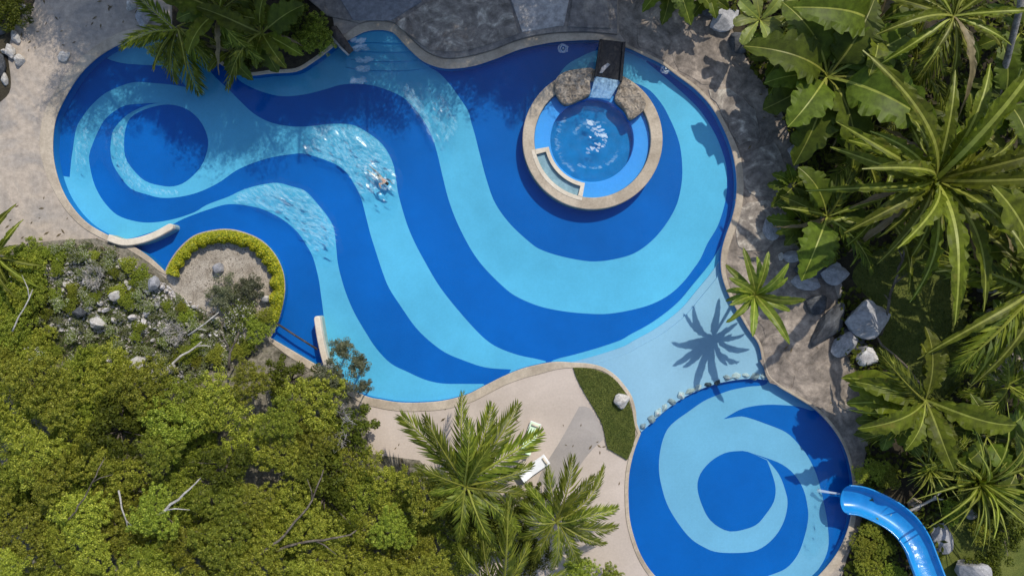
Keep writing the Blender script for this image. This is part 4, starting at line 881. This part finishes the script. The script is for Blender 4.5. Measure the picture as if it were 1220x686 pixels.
for k, (x, y, h, ms, rd) in enumerate(fill):
    if ms is LO: rosette('understory_plant', x, y, h, 10, rd * 0.85, [LO, MIX2, FRW, LO][k % 4], 'low leafy understory plant ' + landmark(x, y, GMK), 'plant', 'understory plants ' + landmark(x, y, GMK), trunk=0.07, pitch=(0, 45), seed=30 + k)
    else: rosette('strap_understory', x, y, h, 10, rd, ms, 'mid height wide leaved plant half hidden ' + ('at the edge of the tropical garden' if ms is BLW else 'between lawn and lobed plants'), trunk=0.08, pitch=(0, 40), seed=30 + k)
sh2 = [(1062,572,15,'scrub'),(1042,632,14,'scrub2'),(1032,655,18,'scrub2'),(1056,655,16,'scrub'),(1040,682,20,'scrub2'),(1066,684,16,'scrub'),(1172,635,16,'scrub2'),(1048,562,17,'scrub'),(1028,566,12,'scrub2'),(1190,600,26,'deep'),(1205,640,30,'deep'),(1180,675,24,'deep'),(1140,610,18,'scrub')]
for x, y, rd, kd in sh2:
    tree(kd, x, y, 0.9 + rd * 0.02, rd, {'scrub': 'mid green bushy shrub', 'scrub2': 'yellow green mossy shrub', 'deep': 'dark green shrub'}[kd] + ' growing around the blue slide', 'slide side %s shrubs' % kd, 'garden_shrub', 'shrub')
# grey leaning trunk near the right edge and dark sapling stems over the lawn
tag(link('leaning_trunk', MB().add(tube([at(1176, 175, 0), at(1186, 120, 2.0), at(1200, 70, 4.5), at(1215, 10, 6.5), at(1220, -40, 8)], [.22, .2, .18, .17, .16], 9)).me('leaning_trunk', True), M['palmbark']), 'tall grey palm trunk leaning out past the garden corner', 'trunk')
branch('bare_sapling', [(1050,398,0.1),(1062,350,1.6),(1074,310,2.6),(1082,270,3.6)], 0.10, 0.05, 'dark bare sapling stem above the olive lawn', 'bark', 4, seed=21)
branch('bent_pole', [(1044,402,0.7),(1062,420,0.9),(1082,440,0.9),(1102,463,1.0)], 0.06, 0.06, 'thin brown pole leaning from boulders to yellow ribbed plant', 'bark', 0, seed=22)
# boulders by the deck
for kd, px, py, a_, b2, h_, ang, lb, vr in [('stone_grey',1026,380,26,22,1.4,10,'big smooth mauve grey boulder topping the pile by the lawn',1),('stone_dark',988,386,13,30,0.9,-35,'long dark glossy boulder at the deck side of the pile',2),('stone_grey',1004,410,12,19,0.9,-45,'blue grey slab leaning in the boulder pile',3),('stone_white',1030,424,14,12,0.9,-50,'whitish broken rock at the foot of the boulder pile',4),('stone_dark',1015,400,14,18,0.5,-40,'black rock in the heart of the boulder pile',5),('stone_dark',1022,415,16,10,0.4,-40,'black low rock between the whitish rock and boulder',0),
    ('stone_grey',948,305,17,7,0.5,5,'long blue grey stone in the deck side row',2),('stone_grey',991,326,17,13,0.6,0,'round blue grey stone at the end of the deck side row',1),('stone_grey',960,337,19,9,0.5,-10,'flat grey stone below the deck side row',3),('stone_dark',966,320,20,12,0.4,0,'black stone in the gap of the deck side row',5),('stone_dark',972,363,16,11,0.5,20,'dark blue stone on the deck by the boulder pile',4),('stone_pale',930,306,3.5,5,0.3,0,'tiny white stone on the deck by the row',0),
    ('stone_grey',952,181,14,9,0.5,0,'blue grey stone under lobed leaves at the shaded deck',2),('stone_grey',920,272,12,15,0.35,0,'flat mauve stone set in the deck near the coping bend',3),('stone_grey',860,26,19,14,0.7,30,'blue grey rock at the deck corner beside the lime rosette',1),('stone_dark',880,52,16,12,0.6,0,'dark green black rock under the lime rosette',4),('stone_dark',845,8,16,12,0.6,0,'dark rock at the top deck corner under leaves',5),('stone_tan',1012,482,14,8,0.35,-10,'tan pointed rock on the deck by the yellow ribbed plant',0),('stone_grey',912,62,14,10,0.5,10,'grey rock under the big lobed leaves',3),
    ('stone_grey',1152,676,26,16,1.6,-25,'large slate grey boulder beside the lower slide',1),('stone_tan',1090,600,11,8,0.6,0,'reddish brown rock behind the slide bend',2),('stone_grey',1120,640,14,20,0.7,20,'grey crumbly rock against the slide side',3),('stone_pale',1060,600,14,7,0.5,-25,'pinkish pale stone bordering the slide',4),('stone_pale',1082,614,10,6,0.5,-35,'pale stone bordering the outer slide bend',5),('stone_pale',1155,612,7,6,0.5,0,'cream stone below the grassy tuft',0),('stone_grey',1048,684,12,7,0.4,0,'grey stone beneath the slide at the frame bottom shrubs',2)]:
    rock(kd, px, py, a_, b2, h_, ang, 0.0, lb, var=vr)
branch('driftwood', [(1075,612,0.9),(1098,602,1.1),(1112,594,1.2),(1124,581,1.2)], 0.09, 0.07, 'pale pinkish driftwood stick behind the slide', 'palebark', 1, seed=30)

# ------------------------------------------------------------------ water slide
sl = thing('water_slide', at(1060, 640, 0), 'glossy blue curved water slide dropping into the round pool', 'water slide')
path = cr([(1006,592,0.55),(1022,594,0.58),(1040,601,0.66),(1060,612,0.85),(1076,626,1.1),(1088,644,1.4),(1096,664,1.75),(1106,690,2.2),(1122,725,2.9),(1150,770,3.6)], False, 4)
PW = [at(p[0], p[1], p[2]) - sl.location for p in path]
def sweep(profile, n0=0, n1=None):
    v = []; f = []; pts = PW[n0:n1]; k = len(profile)
    for i, p in enumerate(pts):
        t = (pts[min(i + 1, len(pts) - 1)] - pts[max(0, i - 1)]); t.z = 0; t.normalize(); s = Vector((-t.y, t.x, 0))
        for a_, h_ in profile: v.append(p + s * a_ + Vector((0, 0, h_)))
    for i in range(len(pts) - 1):
        for q in range(k - 1): f.append((i * k + q, i * k + q + 1, (i + 1) * k + q + 1, (i + 1) * k + q))
    return v, f
RW = 0.80
prof = [(RW * math.cos(math.pi * (1 + t / 14)), 0.55 + 0.6 * math.sin(math.pi * (1 + t / 14))) for t in range(15)]
outer = [(a_ * 1.06, h_ - 0.05) for a_, h_ in prof]
vv, ff = sweep(prof + outer[::-1] + [prof[0]])
# rounded open lip
trough = link('trough', mesh('trough', vv, ff, True), M['slide'], sl)
for s_ in (-1, 1):
    link('rim', MB().add(tube([Vector((0, 0, 0.56)) + p + (lambda t: Vector((-t.y, t.x, 0)))((PW[min(i + 1, len(PW) - 1)] - PW[max(0, i - 1)]).normalized()) * RW * 1.03 * s_ for i, p in enumerate(PW)], 0.05, 6)).me('rim', True), M['slide'], trough)
# round end pan
pn = []; pf = []
p0 = PW[0]
for r_ in range(7):
    rad = RW * r_ / 6
    for a_ in range(25):
        q = math.pi * (0.5 + a_ / 24) 
        t = (PW[1] - PW[0]).normalized(); s = Vector((-t.y, t.x, 0)); d = t * math.cos(q) * 0.55 + s * math.sin(q)
        pn.append(p0 + d * rad + Vector((0, 0, 0.55 - 0.6 * math.sqrt(max(0, 1 - (r_ / 6) ** 2)))))
for r_ in range(6):
    for a_ in range(24): b0 = r_ * 25 + a_; pf.append((b0, b0 + 1, b0 + 26, b0 + 25))
link('end_pan', mesh('end_pan', pn, pf, True), M['slide'], trough)
for i in (14, 34):
    if i < len(PW): link('support_post', MB().add(tube([Vector((PW[i].x, PW[i].y, -0.05)), PW[i] + Vector((0, 0, -0.06))], 0.12, 8)).me('support_post'), M['steel'], sl)
link('running_water', MB().add(sweep([(-0.3, 0.03), (-0.1, 0.005), (0.1, 0.005), (0.3, 0.03)])).me('running_water', True), M['spa_water'], sl)
for i in range(10, len(PW) - 2, 9):
    t = (PW[i + 1] - PW[i - 1]).normalized(); sd = Vector((-t.y, t.x, 0))
    link('flange', MB().add(tube([PW[i] + sd * a_ * 1.07 + Vector((0, 0, h_ - 0.04)) for a_, h_ in prof], 0.03, 5)).me('flange', True), M['slide'], trough)
# water squirting from the slide lip
tag(link('water_squirt', MB().add(tube([at(1001, 588, 0.5), at(990, 586.5, 0.4), at(978, 584.5, 0.0), at(974, 584, -0.12)], [0.05, 0.07, 0.09, 0.12], 7)).me('water_squirt', True), M['foamw']), 'thin white squirt of water from the blue slide lip', 'water jet')

# ------------------------------------------------------------------ lower palms on the deck
rosette('feather_palm', 556, 578, 4.2, 16, 100, FR + FRW[:2], 'large feathery palm between thicket and deck with pale ribs', 'palm', trunk=0.18, pitch=(0, 60), seed=50, explicit=[(131,128,15),(116,112,25),(99,112,10),(84,92,35),(70,108,20),(56,120,12),(36,118,8),(12,92,5),(352,80,8),(318,95,5),(290,90,10),(262,70,20),(225,55,25),(185,48,35),(155,70,30),(62,80,45)])
rosette('feather_palm', 663, 621, 3.2, 15, 74, FR + FRW[2:4], 'smaller feathery palm spreading over the pale deck by round pool', 'palm', trunk=0.14, pitch=(0, 55), seed=51, explicit=[(100,70,10),(75,82,20),(50,78,12),(38,90,8),(8,85,5),(350,80,12),(330,72,8),(300,66,8),(270,66,10),(240,62,10),(210,55,20),(180,50,25),(150,58,20),(125,66,15),(20,60,40)])
rosette('feather_palm', 596, 706, 3.6, 13, 72, FR, 'feathery palm whose fronds rise below the two deck palms', 'palm', trunk=0.16, pitch=(0, 60), seed=52)
for x, y, rd, kd in [(600,625,36,'deep'),(570,650,36,'deep'),(630,665,30,'deep'),(690,680,24,'scrub'),(730,690,18,'scrub'),(640,600,22,'deep')]:
    tree(kd, x, y, 1.6, rd, {'deep': 'dark green shrub filling the gap below the deck palms', 'scrub': 'mid green shrub at deck edge by the smaller palm'}[kd], 'shrubs under the deck palms', 'garden_shrub', 'shrub')
# parasol-less sun loungers half hidden under the palms
def lounger(px, py, ang, m, label):
    o = thing('sun_lounger', at(px, py, 0), label, 'sun lounger', None, math.radians(ang))
    fr_ = link('frame', MB().add(box_vf((0, 0, 0.28), (1.9, 0.66, 0.06))).me('frame'), M['white'], o)
    for q in range(9): link('slat', MB().add(box_vf((-0.8 + q * 0.2, 0, 0.325), (0.12, 0.6, 0.025))).me('slat'), M['white'], fr_)
    link('rolled_towel', MB().add(tube([(0.78, -0.22, 0.46), (0.78, 0.22, 0.46)], 0.07, 10)).me('rolled_towel', True), M['coping_pale'], o)
    link('mattress', MB().add(box_vf((0.3, 0, 0.36), (1.25, 0.6, 0.09))).me('mattress'), M[m], o)
    v, f = box_vf((0, 0, 0), (0.72, 0.6, 0.09)); q = Matrix.Rotation(math.radians(28), 4, 'Y')
    link('backrest', mesh('backrest', [q @ Vector(p) + Vector((-0.62, 0, 0.52)) for p in v], f), M[m], o)
    for sx in (-0.8, 0.8):
        for sy in (-0.28, 0.28): link('leg', MB().add(box_vf((sx, sy, 0.12), (0.06, 0.06, 0.26))).me('leg'), M['white'], o)
    return o
def box_vf(c, s):
    v = [(c[0] + s[0] * a_ / 2, c[1] + s[1] * b2 / 2, c[2] + s[2] * d / 2) for a_ in (-1, 1) for b2 in (-1, 1) for d in (-1, 1)]
    return v, [(0, 1, 3, 2), (4, 6, 7, 5), (0, 4, 5, 1), (2, 3, 7, 6), (0, 2, 6, 4), (1, 5, 7, 3)]
lounger(632, 520, 70, 'mint', 'pale mint sun lounger on the deck beside the large palm')
lounger(636, 556, 35, 'white', 'white sun lounger under the fronds between the two palms')
# ------------------------------------------------------------------ upper left planter
PLT = [(205,42),(217,45),(237,60),(257,72),(279,85),(299,89),(323,86.5),(353,84),(373,73),(388,62),(401,51),(396,20),(380,-40),(205,-40)]
tag(prism('planter_bed', [at2(p, 0.05) for p in PLT], -0.02, 0.05, M['soil']), kind='structure')
rosette('overhanging_palm', 212, 34, 2.2, 14, 62, FRW + BL[:2], 'palm with yellowing ragged fronds hanging over the pool corner', 'palm', trunk=0.15, pitch=(-10, 45), seed=60, explicit=[(142,72,20),(285,84,-8),(232,66,0),(310,60,5),(255,60,5),(200,58,10),(20,60,10),(340,56,5)])
rosette('broadleaf_plant', 312, 40, 2.2, 16, 54, MIX2, 'dark leafy plant spilling over the planter rim', trunk=0.1, pitch=(0, 45), seed=61)
rosette('broadleaf_plant', 262, 14, 2.6, 16, 58, MIX2, 'dark leafy plant deep in the shaded planter', trunk=0.1, pitch=(0, 45), seed=62)
rosette('broadleaf_plant', 275, 62, 1.4, 12, 34, MIX2, 'low leafy plant trailing over the planter rim by the water', trunk=0.07, pitch=(0, 40), seed=63)
for x, y, rd, kd, lb in [(372,40,28,'scrub','fresh green bushy shrub at the end of the planter by the timber stub'),(345,15,30,'deep','dark bushy shrub at the back of the planter'),(190,60,18,'scrub2','yellow green drooping shrub foliage over the pool corner'),(285,70,20,'deep','dark low shrub along the planter rim')]:
    tree(kd, x, y, 1.3, rd, lb, None, 'planter_shrub', 'shrub')
# upper left corner: dark bed with pale driftwood and stones
CB = [(-60,-60),(30,-60),(42,0),(22,22),(10,60),(8,115),(-60,130)]
tag(sheet('corner_bed', wpoly(CB, 0, True, 6), 0.014, M['soil']), kind='structure')
for kd, px, py, a_, b2, h_, ang, lb in [('stone_pale',14,62,6,9,0.5,20,'pale knobbly stone at the rim of the dark corner bed'),('stone_pale',25,72,6,7,0.5,0,'round pale stone below the knobbly stone of the corner bed'),('stone_pale',20,45,5,9,0.4,30,'slim pale stone edging the dark corner bed'),('stone_pale',7,95,4,8,0.4,10,'pale stone at the lower tip of the dark corner bed'),('stone_dark',4,30,12,12,0.8,0,'black boulder in the dark corner bed'),('stone_dark',2,80,8,14,0.7,0,'black boulder at the lower end of the corner bed'),('stone_pale',27,8,5,4,0.4,0,'small white stone in the dark corner bed'),('stone_pale',8,62,4,3,0.5,0,'bright white pebble on the black boulders of the corner'),
    ('stone_pale',77,68,8,6,0.35,30,'pale rock lying on the deck by the upper coping'),('stone_grey',172,22,9,12,0.5,10,'mauve grey rock beside the planter palm'),('stone_pale',158,6,6,8,0.4,-20,'cream rock between deck and planter palm')]:
    rock(kd, px, py, a_, b2, h_, ang, 0.0, lb)
tree('deep', 8, 10, 1.3, 26, 'dark leafy shrub in the upper corner bed', None, 'corner_shrub', 'shrub')
rosette('strappy_plant', -6, 305, 1.8, 16, 52, BL, 'strappy leaved plant growing out of the bank beside the beige deck', trunk=0.06, pitch=(0, 60), seed=70)
# ------------------------------------------------------------------ swimmer
def skinned(name, joints, edges, radii, m, parent=None, sub=2):
    me = mesh(name, joints, []); me = bpy.data.meshes.new(name); me.from_pydata(joints, edges, []); o = bpy.data.objects.new(name, me); COL.objects.link(o)
    md = o.modifiers.new('Skin', 'SKIN'); md.use_smooth_shade = True
    for i, r in enumerate(radii):
        rx, ry = r if hasattr(r, '__len__') else (r, r)
        me.skin_vertices[0].data[i].radius = (rx, ry)
    me.skin_vertices[0].data[0].use_root = True
    sb = o.modifiers.new('Subsurf', 'SUBSURF'); sb.levels = sub; sb.render_levels = sub
    me.materials.append(m)
    if parent: o.parent = parent
    return o
pa, pb = at(436, 198, 0), at(466, 223, 0); ang = math.atan2(pb.y - pa.y, pb.x - pa.x)
sw = thing('swimmer', at(452, 211, -0.2), 'swimmer doing front crawl through foam, dark hair and dark shorts', 'person', None, ang); sw.scale = (0.9, 0.9, 0.9)
J = [(0, 0, 0), (0.18, 0, 0.02), (0.38, 0, 0.05), (0.52, 0, 0.05), (0.60, 0, 0.06), (0.70, 0, 0.08), (0.78, 0, 0.07),
     (0.46, 0.19, 0.05), (0.66, 0.27, 0.06), (0.90, 0.22, 0.04), (1.00, 0.20, 0.02),
     (0.46, -0.19, 0.06), (0.30, -0.36, 0.16), (0.52, -0.48, 0.12), (0.61, -0.50, 0.06),
     (-0.08, 0.10, -0.01), (-0.48, 0.16, -0.06), (-0.86, 0.13, -0.02), (-0.99, 0.13, -0.06),
     (-0.08, -0.10, -0.01), (-0.48, -0.13, -0.02), (-0.86, -0.16, -0.10), (-0.98, -0.17, -0.13)]
E = [(0, 1), (1, 2), (2, 3), (3, 4), (4, 5), (5, 6), (3, 7), (7, 8), (8, 9), (9, 10), (3, 11), (11, 12), (12, 13), (13, 14), (0, 15), (15, 16), (16, 17), (17, 18), (0, 19), (19, 20), (20, 21), (21, 22)]
RD = [(.15, .11), (.13, .10), (.16, .11), (.14, .09), .06, .10, .075, .065, .048, .036, .03, .065, .048, .036, .03, .09, .062, .04, .03, .09, .062, .04, .03]
skinned('body', J, E, RD, M['skin'], sw)
skinned('shorts', [(0.06, 0, 0.005), (-0.06, 0, 0), (-0.1, 0.10, -0.01), (-0.32, 0.135, -0.035), (-0.1, -0.10, -0.01), (-0.32, -0.12, -0.018)], [(0, 1), (1, 2), (2, 3), (1, 4), (4, 5)], [(.165, .125), (.155, .12), .105, .095, .105, .095], M['shorts'], sw, 1)
skinned('hair', [(0.69, 0, 0.11), (0.76, 0, 0.10), (0.64, 0, 0.115)], [(0, 1), (0, 2)], [.105, .08, .07], M['hair'], sw, 2)
# ------------------------------------------------------------------ foam, painted glint flecks and agitated water
def flecks(name, poly, n, size, dirv, m, label, seed=0, asp=2.2, z=ZW + 0.006, density=None):
    rr = random.Random(seed); v = []; f = []; x0, x1 = min(p[0] for p in poly), max(p[0] for p in poly); y0, y1 = min(p[1] for p in poly), max(p[1] for p in poly); c = 0; guard = 0
    while c < n and guard < n * 30:
        guard += 1
        x, y = rr.uniform(x0, x1), rr.uniform(y0, y1)
        if not inside((x, y), poly): continue
        nv = noise.noise(Vector((x * .11, y * .11, seed)))
        if density and nv < density: continue
        p = at(x, y, z); a0 = math.atan2(-dirv[1], dirv[0]) + 0.7 * noise.noise(Vector((x * .05, y * .05, seed + 3))) + rr.uniform(-.25, .25)
        s = size * rr.uniform(.4, 1.3); b = len(v); k = 7
        for i in range(k):
            q = 2 * math.pi * i / k; r_ = s * rr.uniform(.6, 1.2); ux, uy = math.cos(q) * r_ * asp, math.sin(q) * r_
            v.append((p.x + ux * math.cos(a0) - uy * math.sin(a0), p.y + ux * math.sin(a0) + uy * math.cos(a0), z + c * 2e-6))
        f.append(tuple(range(b, b + k))); c += 1
    return tag(link(name, mesh(name, v, f), M[m]), label, 'foam', kind='stuff')
flecks('glint_flecks', [(372,152),(395,149),(420,150),(441,161),(455,173),(464,186),(469,198),(472,214),(474,226),(460,226),(430,232),(420,214),(405,196),(380,187),(364,182)], 1700, 0.05, (1, .75), 'foam', 'pale flecks painted as glints round the swimmer on the pale band', 1, 2.8)  # flecks here and below: sun glints on the water, put into pale colour
flecks('glint_flecks', [(284,230),(307,222),(330,219),(346,223),(363,228),(375,240),(389,257),(398,272),(400,290),(372,300),(362,280),(345,262),(322,250),(300,243),(276,241)], 1100, 0.045, (1, .55), 'foam', 'slanting painted glint flecks on the pale band near the hedge', 2, 4.5)
flecks('glint_flecks', [(478,103),(486,101),(500,118),(510,140),(520,175),(512,160),(500,140),(488,124)], 130, 0.09, (.5, 1), 'foam', 'streaky painted glints along the edge of the pale band', 3, 2.6)
flecks('glint_flecks', [(515,140),(522,112),(535,125),(545,150),(530,170)], 60, 0.08, (.3, 1), 'foam', 'faint streaks of painted glints on the wide pale band near the steps', 4, 2.6)
flecks('glint_flecks', [(100,150),(108,158),(104,180),(100,200),(90,205),(88,185),(92,165)], 90, 0.06, (.2, 1), 'foam', 'faint painted glints on the outer swirl of the pool', 5)
flecks('glint_flecks', [(134,160),(146,150),(146,180),(156,205),(176,222),(200,228),(220,226),(210,233),(180,230),(156,222),(140,200)], 240, 0.06, (.5, 1), 'foam', 'speckled painted glints on the inner swirl of the pool', 6)
flecks('swim_splash', [(430,196),(440,194),(470,215),(474,226),(462,228),(445,222),(440,210)], 40, 0.07, (1, .7), 'foamw', 'white splash around the swimmer', 7, 1.5, ZW + 0.02)
for q, (x, y) in enumerate([(427,49),(429,58),(432,71),(431,82),(427,96)]):
    flecks('step_splash', [(x - 8, y - 2.5), (x + 7, y - 3.5), (x + 10, y), (x + 5, y + 3), (x - 7, y + 2.5)], 22, 0.10, (1, -.2), 'foamw', 'white splash of water over the entry steps', 10 + q, 2.0)
def ripples(name, poly, amp, wl, dirv, label, seed=0, st=0.065, fade=0.7):
    P = [at2(p, ZW) for p in poly]; x0, x1 = min(p[0] for p in P), max(p[0] for p in P); y0, y1 = min(p[1] for p in P), max(p[1] for p in P)
    nx, ny = int((x1 - x0) / st) + 1, int((y1 - y0) / st) + 1; idx = {}; v = []; f = []; a0 = math.atan2(-dirv[1], dirv[0]); ca, sa = math.cos(a0), math.sin(a0)
    for j in range(ny):
        for i in range(nx):
            x, y = x0 + i * st, y0 + j * st
            if not inside((x, y), P): continue
            d = min(math.hypot(x - (A[0] + (B[0] - A[0]) * t), y - (A[1] + (B[1] - A[1]) * t)) for A, B in zip(P, P[1:] + P[:1]) for t in (0, .25, .5, .75)); mk = min(1, d / fade)
            u, w = (x * ca + y * sa), (-x * sa + y * ca); wv = noise.noise(Vector((u / wl * .55, w / wl * 1.2, seed))) + .5 * noise.noise(Vector((u / wl * 1.4, w / wl * 2.2, seed + 5)))
            idx[(i, j)] = len(v); v.append((x, y, ZW + 0.03 + amp * mk * wv))
    for (i, j) in idx:
        if (i + 1, j) in idx and (i, j + 1) in idx and (i + 1, j + 1) in idx: f.append((idx[(i, j)], idx[(i + 1, j)], idx[(i + 1, j + 1)], idx[(i, j + 1)]))
    return tag(link(name, mesh(name, v, f, True), M['ripple']), label, 'ripples', kind='stuff')
M['ripple'] = water_mat('rippled_water', (0.93, 0.985, 0.99), 4.0, 0.15)
M['ripple'].node_tree.nodes['Glossy BSDF'].inputs['Roughness'].default_value = 0.22
ripples('rippled_water', [(350,160),(372,147),(405,144),(440,152),(470,178),(482,215),(474,250),(445,255),(425,232),(415,205),(385,190),(355,185)], 0.085, 0.5, (1, .75), 'choppy sunlit water round the swimmer', 1)
ripples('rippled_water', [(270,238),(300,218),(335,210),(372,224),(400,258),(412,300),(390,312),(366,300),(345,268),(300,250)], 0.075, 0.45, (1, .55), 'choppy sunlit water off the hedge peninsula', 2)
ripples('rippled_water', [(470,98),(500,98),(535,115),(548,150),(540,185),(518,180),(495,140)], 0.06, 0.5, (.5, 1), 'lively water below the entry steps', 3)
ripples('rippled_water', [(415,60),(440,52),(475,58),(490,75),(470,95),(430,100),(415,90)], 0.05, 0.4, (1, 0), 'lively water over the entry steps', 4)
ripples('rippled_water', [(968,560),(985,560),(996,580),(996,605),(992,640),(972,665),(955,650),(962,610)], 0.06, 0.45, (.3, 1), 'stirred water in front of the slide', 5)
ripples('rippled_water', [(85,150),(105,140),(140,150),(160,200),(190,225),(170,240),(140,220),(118,190),(100,215),(82,205)], 0.05, 0.4, (.3, 1), 'gently stirred water over the pool swirl', 6)
cw = at(*SC, 0.2)
flecks('spa_foam', [(700,143),(708,146),(720,155),(726,163),(722,172),(712,180),(700,183),(697,178),(708,174),(714,166),(708,158),(698,150)], 70, 0.07, (1, .6), 'foamw', 'white swirl of foam in the middle of the spa', 20, 1.7, 0.19)
ring = []
for q in range(3):
    r0 = 24 + q * 10; a0 = [200, 20, 120][q]
    ps = [(706 + r_ * math.cos(math.radians(t)), 168 + r_ * math.sin(math.radians(t))) for r_, ts in ((r0, range(a0, a0 + 110, 10)), (r0 - 3, range(a0 + 100, a0 - 10, -10))) for t in ts]
    flecks('spa_foam', ps, 40, 0.06, (1, .2), 'foam', 'faint curved foam streak circling the spa water', 30 + q, 2.5, 0.188)
# ------------------------------------------------------------------ tall trees standing beyond the upper edge; they shade the upper deck and pool
def shade_tree(px, py, hz_, s, flat=0.8):
    c = at(px, py, 0); sh = SUN_H * (hz_ / math.tan(SUN_EL)); p = Vector((c.x + sh.x, c.y + sh.y, hz_))
    tree('big', 0, 0, hz_ + 0.5 * s, s, 'tall dense tree beyond the upper deck shading the pool', 'tall shade trees beyond the upper deck', 'shade_tree', 'tree', flat, None, p)
for px, py, hz_, s in [(150,30,12,2.4),(190,75,13,1.8),(255,95,13,2.3),(330,75,13,2.6),(250,20,12,2.4),(420,60,12,2.2),(395,100,13,1.4),(490,80,12,1.8),(500,20,12,2.0),(575,70,12,2.0),(655,60,11,2.0),(100,110,12,1.5),(85,10,11,1.6),(700,10,11,1.8),(410,0,11,2.2),(340,0,11,2.4),(740,60,11,1.5),(620,95,12,1.2),(290,150,13,1.35),(240,140,13,1.2),(345,125,13,1.4),(200,130,13,1.0),(120,-5,11,2.0),(60,0,11,1.5),(540,10,11,1.9),(640,0,11,1.8),(450,10,11,1.8),(580,30,12,1.6),(690,30,11,1.6),(130,50,12,1.6),(300,60,12,2.2),(390,70,12,1.8)]:
    shade_tree(px, py, hz_, s)

# ------------------------------------------------------------------ fallen leaves on the deck near the planting
mb = MB(); rr = random.Random(77); k = 0
while k < 130:
    x, y = rr.choice([(rr.gauss(905, 25), rr.uniform(20, 300)), (rr.uniform(0, 200), rr.gauss(270, 25)), (rr.gauss(960, 30), rr.uniform(380, 560)), (rr.uniform(440, 740), rr.gauss(530, 40)), (rr.uniform(20, 190), rr.uniform(0, 60))])
    if inside(at2((x, y)), OWL): continue
    p = at(x, y, 0.02); q = rr.uniform(0, 6); l_ = rr.uniform(.07, .2); w_ = l_ * .3; c_, s_ = math.cos(q), math.sin(q); k += 1
    mb.add(([(p.x - c_ * l_, p.y - s_ * l_, .02), (p.x - s_ * w_, p.y + c_ * w_, .035), (p.x + c_ * l_, p.y + s_ * l_, .02), (p.x + s_ * w_, p.y - c_ * w_, .03)], [(0, 3, 2, 1)]))
tag(link('leaf_litter', mb.me('leaf_litter'), L['dead']), 'scattered brown fallen leaves on the deck', 'leaf litter', kind='stuff')
